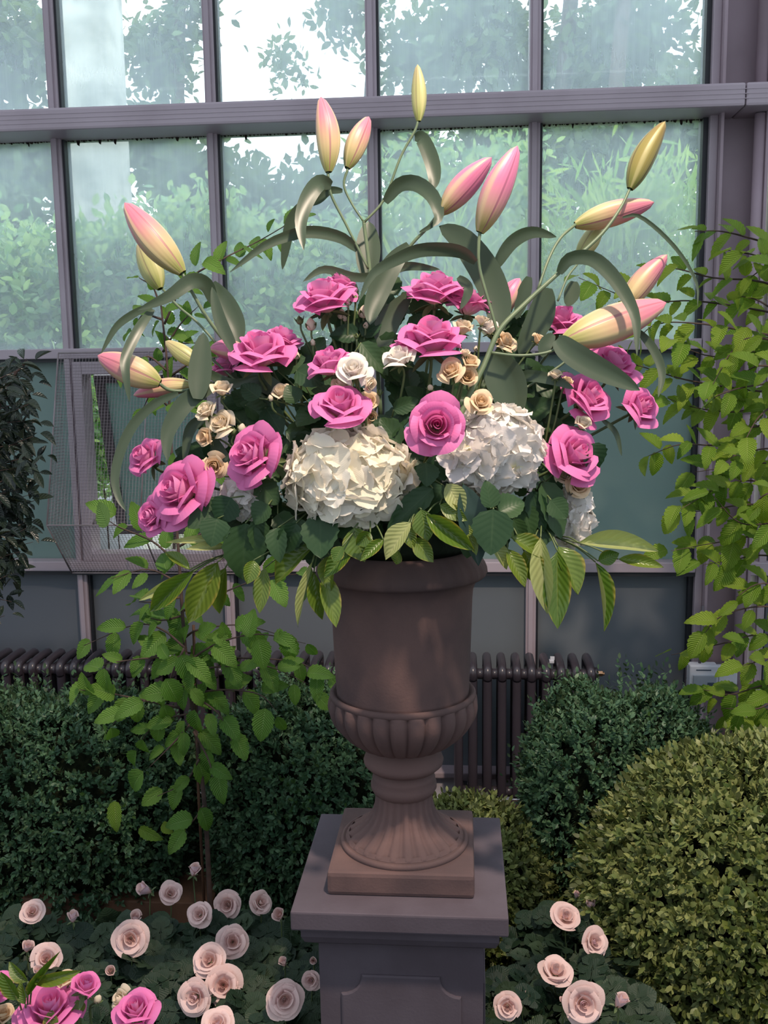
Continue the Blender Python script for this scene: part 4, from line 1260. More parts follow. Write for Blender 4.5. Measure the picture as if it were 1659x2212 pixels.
def rose(label, px, py, rpx, ax, ay, az, d=None, kit=None, seed=0, layers=None, dof=0.0, grp='pink roses in the arrangement', name='pink_rose', cat='rose', stem_to=None, sepals=5, hgt=1.0):
    kit = kit or KP
    rnd = random.Random(seed * 13 + 5)
    if d is None: d = dep(px, py) + dof
    A = orient(ax, ay, az)
    R = pxm(rpx, d) * 1.02
    base = atD(px, py, d) - A * (R * (.62 - .12 * az))
    t = thing(name, label, cat, base, grp)
    t.matrix_basis = Matrix.Translation(base) @ A.to_track_quat('Z', 'Y').to_matrix().to_4x4()
    inv = t.matrix_basis.inverted()
    link('core', kit['core'], t, Matrix.Rotation(rnd.uniform(0, 6), 4, 'Z') @ Matrix.Diagonal((R, R, R * hgt, 1)))
    layers = layers or [(1, 3), (2, 4), (3, 5), (4, 5), (5, 3)]
    bloom(kit, t, Matrix.Identity(4), R, rnd, layers)
    for k in range(sepals):
        a = k * 2 * math.pi / 5 + rnd.uniform(-.2, .2)
        leafat(t, SEPAL, (0, 0, .02 * R), (R * .7 * math.cos(a), R * .7 * math.sin(a), -R * rnd.uniform(.0, .55)), R * .28, Vector((0, 0, 1)), None, 'sepal')
    end = stem_to or URN_IN
    st = crom([(0, 0, .12 * R), (0, 0, -.05), inv @ (base.lerp(end, .5) - A * .03), inv @ end], 5)
    g = G(); g.tube(st, [.0032] * len(st), 7)
    V, F = lathe([(.002, -.012), (.0075 + R * .03, -.006), (R * .14, .0), (R * .17, R * .1)], 10); g.add(V, F)
    g.build('stem', TWIG, t, True)
    return t


L4 = [(1, 3), (2, 4), (3, 5), (4, 5), (5, 3)]
L3 = [(1, 3), (2, 4), (3, 5), (4, 4)]
roses = [
    ('pink rose with dropped outer petals at top left, above the green and white rosebuds', 702, 640, 62, -.15, .85, .42, None, L4, 0),
    ('small pink rose tucked behind the top left rose of the bouquet', 735, 612, 36, .2, .9, .2, 2.02, L3, .0),
    ('highest pink rose, right of the centre, under a curved lily leaf', 940, 622, 60, .05, .9, .35, None, L4, 0),
    ('pink rose at the top partly behind a broad grey lily leaf', 1014, 652, 50, .2, .85, .2, None, L3, .03),
    ('wide open pink rose with pointed petals above the beige spray roses', 932, 728, 68, .02, .9, .42, None, L4, -.01),
    ('pink rose between two lily leaves beside the largest lily bud', 1212, 690, 48, .2, .7, .5, None, L3, .0),
    ('large pink rose at upper left over a lily bud', 562, 757, 66, -.05, .8, .55, None, L4, 0),
    ('pink rose just behind the large upper left rose', 612, 732, 44, .25, .85, .2, None, L3, .06),
    ('dark pink rose low behind the large upper left rose', 490, 790, 40, -.3, .7, .3, None, L3, .06),
    ('pink rose leaning left behind the white rose, left of centre', 712, 782, 50, -.3, .8, .35, None, L3, 0),
    ('pink rose with two spread petals just above the big cream hydrangea', 735, 876, 56, .02, .72, .70, None, L4, -.03),
    ('pink rose facing the camera squarely with its spiral centre showing', 943, 920, 60, .0, .05, 1.0, None, [(1, 3), (2, 4), (3, 5), (4, 5)], -.06),
    ('pink rose turned to the left over the white hydrangea florets', 545, 982, 62, -.6, .25, .72, None, L4, -.02),
    ('large pink rose at lower left of the bouquet with its centre turned left', 388, 1060, 66, -.55, .3, .75, 1.90, L4, 0),
    ('small pink rose at the left edge of the bouquet under the curved lily leaf', 315, 988, 44, -.5, .42, .6, 1.98, L3, 0),
    ('half-open pink rose at the lowest left of the bouquet', 330, 1115, 40, -.55, .1, .7, 1.93, L3, 0),
    ('pink rose at the right under the long grey lily leaf', 1325, 786, 54, .3, .62, .6, 1.98, L4, 0),
    ('pink rose at the right with pointed outer petals, above the lowest right rose', 1272, 860, 56, .5, .42, .62, 1.93, L4, 0),
    ('rightmost pink rose nodding on its own green stem', 1386, 880, 46, .5, .3, .65, 1.96, L3, 0),
    ('large pink rose at lower right beside the white hydrangea', 1242, 982, 60, .45, .35, .75, 1.88, L4, 0),
]
for i, (lb, px, py, r, ax, ay, az, d, ly, dof) in enumerate(roses):
    rose(lb, px, py, r, ax, ay, az, d, KP, i, ly, dof)
G2 = 'pink roses in the lower left corner'
lowc = atD(150, 2330, 1.7)
for i, (lb, px, py, r, ax, ay, az, ly) in enumerate([
        ('large open pink rose at the bottom edge, second from the left corner', 108, 2180, 64, .05, .9, .4, L4), ('half-open pink rose behind the large corner rose', 185, 2130, 38, .25, .9, .3, [(1, 3), (2, 4), (3, 4)]),
        ('pink rose at the bottom edge below the small peach bud', 293, 2182, 48, -.1, .9, .35, L3), ('pink rose cut by the left edge at the bottom', -8, 2128, 34, .3, .85, .3, L3)]):
    rose(lb, px, py, r, ax, ay, az, 1.68, KP, 40 + i, ly, 0, G2, stem_to=lowc)


# ---- cream spray roses
def spray(label, blooms, root_px, dd, seed, name='spray_rose', grp='cream spray roses', kit=KC, stem_r=.0022):
    rnd = random.Random(seed)
    base = atD(root_px[0], root_px[1], dd + .06)
    t = thing(name, label, 'spray rose', base, grp)
    inv = t.matrix_basis.inverted()
    for (px, py, r, ax, ay, az, kk) in blooms:
        d = dd + rnd.uniform(-.015, .015)
        A = orient(ax, ay, az); R = pxm(r, d) * 1.05
        b = atD(px, py, d) - A * R * .5
        M = inv @ (Matrix.Translation(b) @ A.to_track_quat('Z', 'Y').to_matrix().to_4x4())
        lk = inv @ b
        stem_p = crom([inv @ (b + A * R * .1), inv @ (b - A * .02), inv @ (b.lerp(base, .5) + Vector((0, 0, -.008))), inv @ base], 4)
        G().tube(stem_p, stem_r, 6).build('stem', TWIG, t, True)
        if kk in ('bud', 'gbud'):
            V, F = lathe([(.02, 0), (.40, .15), (.58, .5), (.50, .9), (.28, 1.25), (.03, 1.45)], 10)
            me = mesh_of('bud', [(x * R, y * R, z * R) for x, y, z in V], F, CREAM if kk == 'bud' else TWIG, True, [(.5, .9)] * len(V))
            o = link('bud', me, t, M)
            for q in range(4 if kk == 'bud' else 5):
                a = q * 1.5708 + .3
                leafat(o, SEPAL, (.1 * R * math.cos(a), .1 * R * math.sin(a), 0), (R * .62 * math.cos(a), R * .62 * math.sin(a), R * (1.0 if kk == 'bud' else 1.5)), R * .5, Vector((math.cos(a), math.sin(a), 0)), None, 'sepal')
            continue
        K = {'c': KC, 'p': KPE, 'w': KW}[kk]
        o = link('bloom', K['core'], t, M @ Matrix.Diagonal((R, R, R, 1)))
        nl = [(1, 3), (2, 4), (3, 4)] if r < 24 else [(1, 3), (2, 4), (3, 5), (4, 3)]
        sc1 = 1.25 if r < 24 else 1.05
        bloom(K, t, Matrix.Identity(4), sc1, rnd, nl, parent=o)
        for q in range(5):
            a = q * 1.2566
            leafat(o, SEPAL, (0, 0, 0), (.75 * math.cos(a), .75 * math.sin(a), -.25), .3, Vector((0, 0, 1)), None, 'sepal')
    return t


spray('spray of small white rosebuds on thin stems below the top left pink rose', [(672, 705, 19, -.1, .95, .2, 'bud'), (738, 682, 16, 0, 1, .2, 'bud'), (785, 678, 19, .05, 1, .2, 'bud'), (752, 655, 12, 0, 1, .2, 'bud'),
      (768, 648, 11, .05, 1, .1, 'gbud'), (648, 695, 13, -.2, .9, .1, 'gbud'), (790, 705, 10, .1, .9, .2, 'bud'), (745, 690, 9, -.1, .9, .2, 'bud'), (770, 728, 9, 0, .9, .1, 'gbud'), (676, 742, 10, -.1, .9, .2, 'bud')], (745, 900), 1.97, 1)
spray('pure white open spray rose left of centre', [(763, 800, 34, -.1, .5, .85, 'w'), (795, 830, 16, .6, -.3, .5, 'c')], (790, 950), 1.80, 2)
spray('white spray rose with a pale pink flush near the middle', [(862, 775, 34, -.25, .7, .45, 'w'), (930, 838, 11, -.2, .3, .6, 'bud')], (860, 930), 1.84, 3)
spray('cluster of three beige spray roses right of the centre', [(975, 803, 27, -.2, .45, .8, 'p'), (1014, 785, 20, .2, .6, .7, 'p'), (1008, 815, 21, .1, .1, 1, 'p'), (1005, 765, 11, 0, .9, .4, 'c')], (960, 960), 1.83, 4)
spray('single beige spray rose on top of the right white hydrangea', [(1038, 870, 26, .1, .35, .9, 'p')], (1010, 960), 1.80, 5)
spray('cream spray roses behind the thick lily stem, right of centre', [(1090, 740, 25, .4, .4, .6, 'p'), (1056, 712, 20, -.2, .8, .4, 'w'), (1000, 712, 22, .1, .7, .4, 'c'), (1040, 695, 15, .1, .9, .2, 'c'), (1162, 735, 15, .5, .6, .3, 'p'), (1028, 755, 9, .2, .9, .2, 'bud')], (1020, 900), 1.93, 6)
spray('cluster of cream spray roses at the left under the broad lily strap', [(480, 843, 22, .0, .8, .5, 'c'), (446, 888, 24, -.5, .5, .6, 'c'), (478, 915, 28, -.3, .4, .8, 'c'), (448, 945, 22, -.5, 0, .7, 'p'), (522, 928, 15, .2, .8, .4, 'bud'), (505, 935, 11, .1, .8, .3, 'gbud')], (600, 1000), 1.92, 7)
spray('faded beige spray rose above the white hydrangea at left', [(463, 1005, 26, -.1, -.2, .9, 'p'), (440, 1035, 14, -.3, -.4, .7, 'p')], (560, 1010), 1.91, 8)
spray('small cream spray rose among the stems below the upper left pink rose', [(608, 850, 20, -.2, .6, .7, 'c'), (650, 822, 11, 0, .9, .3, 'bud'), (640, 770, 13, 0, .9, .3, 'bud'), (585, 862, 10, -.2, .8, .3, 'bud')], (660, 930), 1.93, 9)
spray('beige spray roses at the right below the large lower right pink rose', [(1250, 1050, 25, .1, .2, .9, 'p'), (1258, 918, 18, .2, .6, .6, 'c'), (1222, 1028, 20, -.2, .3, .8, 'c'), (1200, 812, 14, 0, .8, .4, 'c'), (1225, 825, 12, .3, .7, .4, 'p')], (1170, 1000), 1.90, 10)
spray('pale spray roses tucked behind the rose with two spread petals', [(738, 838, 22, .0, .8, .5, 'c'), (795, 870, 22, .2, .3, .8, 'p'), (800, 900, 16, .2, -.2, .8, 'p'), (820, 850, 9, .2, .8, .3, 'gbud')], (780, 960), 1.86, 11)
spray('cream bud and small faded blooms beside the corner roses, bottom left', [(262, 2160, 24, -.6, .4, .5, 'c'), (145, 2118, 20, -.5, .7, .4, 'p'), (8, 2195, 22, .1, .8, .4, 'p'), (210, 2160, 14, .5, .7, .2, 'bud')], (200, 2330), 1.72, 12, grp='cream roses in the lower left corner')


# ---- hydrangeas
def floret_mesh(mat, seed, n=4):
    rnd = random.Random(seed)
    V = []; F = []; UV = []
    for k in range(n):
        a0 = k * 2 * math.pi / n + rnd.uniform(-.1, .1); cu = rnd.uniform(-.05, .30); wv = rnd.uniform(.02, .05); ph = rnd.uniform(0, 6); tw = rnd.uniform(-.2, .2)

        def fn(u, v):
            s = 2 * u - 1
            w_ = .52 * math.sin(math.pi * min(1, .08 + v * .80)) ** .7
            if v > .99: w_ *= .80
            x = s * w_; y = v * (1 - .10 * s * s) * (1.0 if abs(s) > .01 else 1.0)
            e = (abs(s) ** 2 + v ** 3)
            z = cu * v * v * .8 + wv * math.sin(s * 5 + v * 4 + ph) * e + tw * s * v * .4 + (.012 * math.sin(s * 14 + ph) if v > .9 else 0)
            if v > .99: y += .03 * math.sin(s * 11 + ph)
            return (x * math.cos(a0) - y * math.sin(a0), x * math.sin(a0) + y * math.cos(a0), z + .015 * (k % 2))
        v_, f_, uv_ = grid(fn, 6, 6)
        n0 = len(V); V += v_; F += [tuple(i + n0 for i in f) for f in f_]; UV += uv_
    return mesh_of('floret', V, F, mat, True, UV)


FH = [floret_mesh(HYD, s) for s in range(5)]; FHC = [floret_mesh(HYDC, s + 20) for s in range(5)]


def hydrangea(label, px, py, rx, ry, d, n, seed, fl, fsz=36, ratio=.75, keep=None):
    rnd = random.Random(seed)
    c = atD(px, py, d)
    t = thing('hydrangea_head', label, 'hydrangea', c, 'white hydrangea heads')
    RX, RY_, RZ = pxm(rx, d) - pxm(fsz, d) * .5, pxm(min(rx, ry), d) * ratio, pxm(ry, d) - pxm(fsz, d) * .5
    ga = math.pi * (3 - 5 ** .5)
    S = pxm(fsz, d)
    for i in range(n):
        z = 1 - 2 * (i + .5) / n; r = math.sqrt(1 - z * z); a = i * ga
        u = Vector((r * math.cos(a), r * math.sin(a), z))
        if u.y > .45: continue
        p = RT * (u.x * RX) + Vector((0, 1, 0)) * (u.y * RY_) + UP * (u.z * RZ)
        p *= rnd.uniform(.9, 1.06)
        nn = (RT * (u.x / RX) + Vector((0, 1, 0)) * (u.y / RY_) + UP * (u.z / RZ)).normalized()
        nn = (nn + Vector((rnd.uniform(-.25, .25), rnd.uniform(-.2, .2), rnd.uniform(-.2, .38)))).normalized()
        q = nn.to_track_quat('Z', 'Y').to_matrix().to_4x4() @ Matrix.Rotation(rnd.uniform(0, 6.28), 4, 'Z')
        s = S * rnd.uniform(.85, 1.2)
        link('floret', rnd.choice(fl), t, Matrix.Translation(p) @ q @ Matrix.Diagonal((s, s, s, 1)))
    inv = t.matrix_basis.inverted()
    g = G()
    sp_ = crom([(0, .0, 0), inv @ (c.lerp(URN_IN, .5)), inv @ URN_IN], 5); g.tube(sp_, .005, 8); g.build('stem', TWIG, t, True)
    bm = bmesh.new(); bmesh.ops.create_icosphere(bm, subdivisions=3, radius=1)
    for v in bm.verts: v.co = RT * (v.co.x * RX * .80) + Vector((0, v.co.y * RY_ * .80, 0)) + UP * (v.co.z * RZ * .80)
    me = bpy.data.meshes.new('flower_stalks'); bm.to_mesh(me); bm.free(); me.materials.append(HYDK)
    link('flower_stalks', me, t)
    return t


HYDK = rough_mat('hydrangea_stalks', (0.34, 0.36, 0.18), (0.22, 0.26, 0.10), 60, 0.8, 0.5, .003)
hydrangea('big creamy white hydrangea head at the centre above the urn rim', 752, 1028, 142, 118, 1.86, 92, 3, FHC, 56)
hydrangea('white hydrangea head right of the centre, below the single beige rose', 1062, 968, 118, 108, 1.87, 92, 4, FH, 47)
hydrangea('white hydrangea hanging at the right edge of the bouquet', 1238, 1115, 50, 68, 1.96, 50, 5, FH, 32)
hydrangea('small white hydrangea florets half hidden by leaves, left of the cream head', 540, 1068, 62, 52, 1.93, 50, 6, FH, 32)


# ================================================================ LILIES
def ribbon(root, pts, wpx, d0, d1, mat=None, fold=.10, tw=0.0, prof='lily', dm=None, nm='leaf', tw2=None, mid=False):
    """leaf blade that follows a path; d0, d1 distances of base and tip, dm of the middle"""
    n = len(pts); P = []
    for i, (x, y) in enumerate(pts):
        f = i / (n - 1)
        d = d0 + (d1 - d0) * f
        if dm is not None: d += (dm - (d0 + d1) / 2) * math.sin(math.pi * f)
        P.append(atD(x, y, d))
    S = crom(P, max(3, int(16 / (n - 1))))
    inv = root.matrix_basis.inverted()
    m = len(S); nu = 4
    W = pxm(wpx, (d0 + d1) / 2)
    V = []; F = []; UV = []
    for i, p in enumerate(S):
        t = i / (m - 1)
        T = (S[min(i + 1, m - 1)] - S[max(i - 1, 0)]).normalized()
        vw = (p - CAM).normalized()
        side = T.cross(vw).normalized()
        a = tw if tw2 is None else tw + (tw2 - tw) * t
        wd = side * math.cos(a) + vw * math.sin(a)
        nrm = wd.cross(T).normalized()
        if nrm.dot(vw) > 0: nrm = -nrm
        w = .5 * W * ((t + .03) ** .42 * (1.002 - t) ** .62) / .52 / max(.35, abs(math.cos(a)))
        if prof == 'broad': w = .5 * W * math.sin(math.pi * min(1, .06 + t * .94)) ** .55
        if prof == 'cut': w = .5 * W * (1 - .3 * t)
        for k in range(nu + 1):
            s = -1 + 2 * k / nu
            V.append(inv @ (p + wd * (s * w) + nrm * (abs(s) * w * fold * 2)))
            UV.append((k / nu, t))
    for i in range(m - 1):
        for k in range(nu):
            b = i * (nu + 1) + k
            F.append((b, b + 1, b + nu + 2, b + nu + 1))
    return obj(nm, V, F, mat or LILYL, root, True, UV)


def bud(root, base, tip, wpx, d0, d1, mat, nm='bud'):
    b = atD(base[0], base[1], d0); t = atD(tip[0], tip[1], d1)
    L = (t - b).length; R = pxm(wpx, (d0 + d1) / 2) / 2
    inv = root.matrix_basis.inverted()
    nv, nu = 16, 24

    def fn(u, v):
        a = u * 2 * math.pi
        pr = (math.sin(math.pi * min(1, (v * .93 + .045) ** .92))) ** .72
        if v == 0: pr = .28
        if v > .97: pr = .10 if v < 1 else .02
        r = R * pr * (1 + .055 * math.cos(3 * a) + .02 * math.cos(6 * a))
        bend = .04 * L * math.sin(math.pi * v)
        return (r * math.cos(a) + bend, r * math.sin(a), v * L)
    V, F, UV = grid(fn, nu, nv)
    A = (t - b).normalized()
    q = A.to_track_quat('Z', 'Y').to_matrix().to_4x4() @ Matrix.Rotation(random.Random(int(base[0])).uniform(0, 6), 4, 'Z')
    return obj(nm, V, F, mat, root, True, UV, inv @ Matrix.Translation(b) @ q)


def stemp(root, pts, r0, r1, d0, d1, mat=None, nm='stem'):
    n = len(pts); inv = root.matrix_basis.inverted()
    P = [inv @ atD(x, y, d0 + (d1 - d0) * i / (n - 1)) for i, (x, y) in enumerate(pts)]
    S = crom(P, 5); m = len(S)
    return G().tube(S, [r0 + (r1 - r0) * i / (m - 1) for i in range(m)], 9).build(nm, mat or LSTEM, root, True)


GL = 'lily stems in the bouquet'
S1 = thing('lily', 'tall lily stem at the top centre with two pink-white buds and one green bud', 'lily', atD(815, 900, 2.03), GL)
stemp(S1, [(822, 900), (812, 740), (803, 640), (797, 570), (787, 490), (786, 478)], .0052, .0036, 2.03, 2.02)
stemp(S1, [(795, 580), (770, 530), (745, 480), (715, 420), (708, 372)], .0026, .003, 2.02, 2.00)
stemp(S1, [(786, 480), (760, 440), (743, 400), (752, 362)], .0022, .0028, 2.02, 2.02)
stemp(S1, [(787, 480), (830, 430), (865, 340), (895, 285), (903, 262)], .0026, .0026, 2.02, 2.02)
bud(S1, (710, 372), (693, 209), 52, 2.00, 2.0, BUDP); bud(S1, (750, 363), (797, 252), 46, 2.02, 2.04, BUDP); bud(S1, (905, 262), (902, 139), 33, 2.02, 2.02, BUDG)
ribbon(S1, [(772, 540), (740, 515), (690, 502), (640, 505), (570, 532), (497, 588)], 27, 2.02, 1.96, fold=.15)
ribbon(S1, [(716, 400), (690, 395), (664, 430), (650, 480), (656, 540)], 36, 2.0, 1.92)
ribbon(S1, [(740, 412), (712, 412), (690, 432), (668, 445)], 17, 2.01, 2.02)
ribbon(S1, [(650, 440), (628, 480), (618, 530), (610, 582)], 24, 2.06, 2.1, fold=.05)
ribbon(S1, [(793, 600), (795, 540), (796, 478)], 54, 2.05, 2.07, prof='broad')
ribbon(S1, [(832, 437), (862, 400), (900, 397), (935, 425), (948, 465), (935, 490)], 34, 2.02, 1.95)
ribbon(S1, [(896, 297), (912, 300), (932, 345), (938, 385), (930, 414)], 34, 2.02, 2.0, prof='broad')
ribbon(S1, [(880, 578), (780, 600), (702, 582), (655, 608)], 20, 2.03, 2.0)
ribbon(S1, [(770, 640), (745, 605), (715, 590)], 30, 2.05, 2.05)

S2 = thing('lily', 'lily stem right of centre bearing one bright pink bud over a broad grey leaf', 'lily', atD(1075, 900, 1.95), GL)
stemp(S2, [(1078, 730), (1058, 660), (1036, 580), (1034, 530), (1037, 500)], .003, .0034, 1.90, 1.90)
bud(S2, (1036, 502), (1118, 315), 62, 1.90, 1.88, BUDV)
ribbon(S2, [(1072, 718), (1076, 660), (1050, 590), (1000, 520), (948, 488)], 66, 1.95, 1.97, prof='broad', fold=.06)
ribbon(S2, [(1028, 566), (1000, 545), (960, 538), (904, 541), (853, 562), (805, 592), (776, 650)], 30, 1.89, 1.86, tw=.5, tw2=0)
S3 = thing('lily', 'lily stem leaning behind the top centre with a pink bud slanting right', 'lily', atD(800, 800, 2.0), GL)
stemp(S3, [(800, 800), (840, 620), (880, 540), (925, 490), (950, 458)], .0036, .0032, 2.00, 1.98)
bud(S3, (952, 460), (1062, 340), 56, 1.98, 1.96, BUDV)
ribbon(S3, [(884, 530), (850, 568), (820, 625), (805, 665), (799, 702)], 48, 1.98, 1.94, prof='broad', fold=.12)
ribbon(S3, [(945, 478), (925, 492), (905, 502)], 10, 1.98, 1.98)
ribbon(S3, [(830, 590), (880, 575), (950, 582)], 20, 2.03, 2.03)
S4 = thing('lily', 'thick branching lily stem at the right carrying olive, pink and cream buds', 'lily', atD(1000, 920, 1.86), GL)
stemp(S4, [(985, 920), (1015, 850), (1045, 790), (1078, 715), (1130, 660), (1195, 600), (1235, 565), (1300, 505), (1340, 450), (1362, 405)], .0062, .0028, 1.85, 1.95)
stemp(S4, [(1162, 625), (1185, 560), (1210, 515), (1243, 485)], .0028, .003, 1.91, 1.96)
stemp(S4, [(1205, 650), (1225, 600), (1248, 570)], .0022, .0024, 1.97, 2.0)
bud(S4, (1361, 408), (1437, 262), 51, 1.95, 1.95, BUDO); bud(S4, (1242, 486), (1413, 437), 54, 1.98, 1.98, BUDP); bud(S4, (1248, 560), (1300, 478), 40, 2.03, 2.03, BUDG)
ribbon(S4, [(1208, 590), (1230, 560), (1277, 558), (1318, 590), (1353, 640), (1374, 692), (1376, 768)], 33, 1.90, 1.82, fold=.12)
ribbon(S4, [(1345, 470), (1378, 466), (1425, 500), (1472, 552), (1505, 612), (1507, 662)], 9, 1.94, 1.92)
ribbon(S4, [(1068, 580), (1105, 525), (1150, 502), (1202, 512)], 30, 2.0, 1.96)
ribbon(S4, [(1182, 622), (1165, 690), (1120, 765)], 58, 1.96, 1.98, prof='broad')
ribbon(S4, [(1143, 598), (1130, 640), (1115, 690)], 30, 1.99, 2.0, prof='broad')
ribbon(S4, [(1240, 608), (1235, 635), (1225, 662)], 34, 2.02, 2.02, prof='broad')
S5 = thing('lily', 'lily stem low at the right with the largest bud, striped pink and yellow', 'lily', atD(1050, 900, 1.88), GL)
stemp(S5, [(1062, 762), (1120, 768), (1180, 762), (1225, 742)], .0028, .003, 1.87, 1.88)
bud(S5, (1217, 738), (1439, 654), 82, 1.88, 1.92, BUDP)
bud(S5, (1345, 668), (1441, 550), 52, 1.97, 1.97, BUDP)
stemp(S5, [(1100, 860), (1210, 790), (1290, 720), (1345, 668)], .0026, .0026, 1.95, 1.97)
ribbon(S5, [(1203, 733), (1232, 760), (1280, 790), (1330, 815), (1382, 843)], 54, 1.87, 1.80, fold=.14)
ribbon(S5, [(1380, 715), (1412, 755), (1430, 805), (1422, 858)], 20, 1.93, 1.90)
ribbon(S5, [(1195, 722), (1178, 745), (1172, 772)], 30, 1.90, 1.90, prof='broad')
ribbon(S5, [(1060, 765), (1095, 830), (1112, 910)], 84, 1.90, 1.90, prof='broad', fold=.2)
ribbon(S5, [(1090, 830), (1140, 812), (1200, 822), (1240, 840)], 26, 1.92, 1.88)
ribbon(S5, [(1300, 905), (1330, 935), (1343, 985)], 12, 1.95, 1.95)
S6 = thing('lily', 'lily stem behind the top right roses with a single half hidden pink bud', 'lily', atD(1060, 820, 2.02), GL)
stemp(S6, [(1040, 820), (1065, 740), (1085, 678)], .003, .003, 2.02, 2.01)
bud(S6, (1083, 680), (1123, 601), 44, 2.01, 2.01, BUDV)
ribbon(S6, [(880, 640), (842, 690), (822, 740), (815, 800)], 52, 2.0, 1.98, prof='broad')
ribbon(S6, [(990, 598), (1012, 625), (995, 668)], 22, 1.92, 1.92)
S7 = thing('lily', 'leftmost high lily stem with a big peach-pink bud and a pale yellow bud', 'lily', atD(620, 900, 2.0), GL)
stemp(S7, [(620, 900), (560, 830), (500, 755), (450, 690), (420, 640), (392, 588)], .0042, .0034, 2.0, 1.95)
stemp(S7, [(500, 780), (430, 700), (385, 662), (352, 625)], .0026, .0028, 2.0, 2.02)
bud(S7, (394, 590), (269, 438), 66, 1.95, 1.94, BUDP); bud(S7, (346, 624), (300, 522), 50, 2.03, 2.04, BUDG)
ribbon(S7, [(462, 655), (445, 615), (412, 608), (365, 640), (298, 670)], 34, 1.97, 1.90)
ribbon(S7, [(325, 660), (285, 680), (250, 708), (218, 764)], 17, 1.95, 1.93)
ribbon(S7, [(330, 668), (300, 710), (272, 770), (272, 810), (280, 868)], 23, 1.93, 1.85, dm=1.86)
ribbon(S7, [(458, 612), (488, 655), (510, 700), (518, 745)], 44, 1.98, 1.96, prof='broad')
ribbon(S7, [(508, 762), (475, 690), (458, 620)], 28, 1.93, 1.93)
ribbon(S7, [(427, 862), (432, 800), (440, 718)], 50, 1.92, 1.94, prof='broad')
S8 = thing('lily', 'low lily stem at the left with a pink bud pointing out over the wire cage', 'lily', atD(640, 940, 2.0), GL)
stemp(S8, [(640, 940), (560, 850), (480, 828), (400, 844), (365, 842), (343, 828)], .0042, .0034, 1.99, 1.93)
stemp(S8, [(540, 850), (490, 805), (455, 772)], .0026, .0026, 1.97, 1.97)
bud(S8, (346, 828), (211, 768), 66, 1.93, 1.92, BUDP); bud(S8, (418, 832), (288, 854), 40, 1.98, 1.98, BUDP); bud(S8, (432, 790), (357, 737), 38, 1.98, 1.98, BUDG)
bud(S8, (538, 765), (453, 752), 46, 1.97, 1.97, BUDV)
ribbon(S8, [(462, 832), (415, 858), (385, 890), (362, 938), (361, 995)], 40, 1.94, 1.90)
ribbon(S8, [(385, 849), (335, 872), (290, 915), (262, 970), (248, 1030), (256, 1075), (272, 1104)], 22, 1.94, 1.90)
ribbon(S8, [(443, 900), (410, 930), (397, 1000)], 24, 1.97, 1.97)
ribbon(S8, [(500, 815), (560, 822), (640, 870)], 44, 1.99, 1.95, prof='broad')
ribbon(S8, [(430, 795), (500, 828), (560, 812)], 22, 1.96, 1.95)
ribbon(S8, [(450, 935), (485, 990), (505, 1010)], 26, 1.97, 1.96)


# ================================================================ GREENERY AROUND THE URN RIM
def sprig(name, label, cat, grp, root_px, d0, leaves, meshes, pale=None, stemmat=None):
    base = atD(root_px[0], root_px[1], d0 + .05)
    t = thing(name, label, cat, base, grp)
    inv = t.matrix_basis.inverted()
    rnd = random.Random(int(root_px[0] * 7 + root_px[1]))
    for L in leaves:
        bx, by, tx, ty, w = L[:5]; pl_ = len(L) > 5 and L[5]
        dd = d0 + rnd.uniform(-.02, .02) if len(L) < 7 else L[6]
        b = atD(bx, by, dd); tt = atD(tx, ty, dd - rnd.uniform(-.01, .03))
        me = rnd.choice(pale if pl_ else meshes)
        zh = -FW + RT * rnd.uniform(-.5, .5) + UP * rnd.uniform(0, .7)
        leafat(t, me, b, tt, pxm(w, dd) * 1.12, zh, inv)
        g = crom([inv @ b, inv @ (b.lerp(base, .45) + Vector((0, 0, .006))), Vector((0, 0, 0))], 3)
        G().tube(g, .0016, 5).build('stem', stemmat or TWIG, t, True)
    return t


GSP = 'laurel sprigs around the urn rim'
sprig('laurel_sprig', 'laurel sprig spreading furthest left from the urn with olive drooping leaves', 'laurel sprig', GSP, (520, 1190), 1.90,
      [(500, 1166, 355, 1171, 16, 1), (492, 1182, 400, 1184, 18, 1), (410, 1236, 298, 1299, 20, 1), (418, 1235, 313, 1327, 40), (470, 1214, 402, 1353, 58), (487, 1226, 466, 1332, 42), (410, 1230, 355, 1188, 24)], LA, LAP)
sprig('laurel_sprig', 'laurel sprig with one yellow-edged leaf left of the urn', 'laurel sprig', GSP, (690, 1150), 1.86, [(678, 1178, 582, 1258, 55), (572, 1226, 560, 1326, 34), (548, 1210, 535, 1262, 34)], LA, LAP)
sprig('laurel_sprig', 'hanging laurel sprig with narrow leaves against the left side of the urn', 'laurel sprig', GSP, (690, 1180), 1.84,
      [(675, 1214, 637, 1358, 18, 1), (672, 1222, 654, 1302, 22), (678, 1236, 694, 1345, 32), (700, 1238, 727, 1356, 40), (712, 1200, 708, 1280, 34)], LA, LAP)
sprig('laurel_sprig', 'bright green laurel leaves over the left part of the urn rim', 'laurel sprig', GSP, (800, 1120), 1.80,
      [(762, 1185, 696, 1248, 36), (765, 1140, 785, 1215, 58), (828, 1165, 778, 1211, 24), (740, 1180, 720, 1215, 30), (800, 1150, 770, 1180, 34)], LA, LAP)
sprig('laurel_sprig', 'laurel sprig over the middle of the urn rim with one pale upturned leaf', 'laurel sprig', GSP, (900, 1110), 1.79,
      [(888, 1128, 827, 1208, 44, 1, 1.77), (880, 1135, 892, 1186, 30), (895, 1162, 936, 1215, 36), (862, 1190, 855, 1220, 26), (910, 1100, 924, 1170, 46)], LA, LAP)
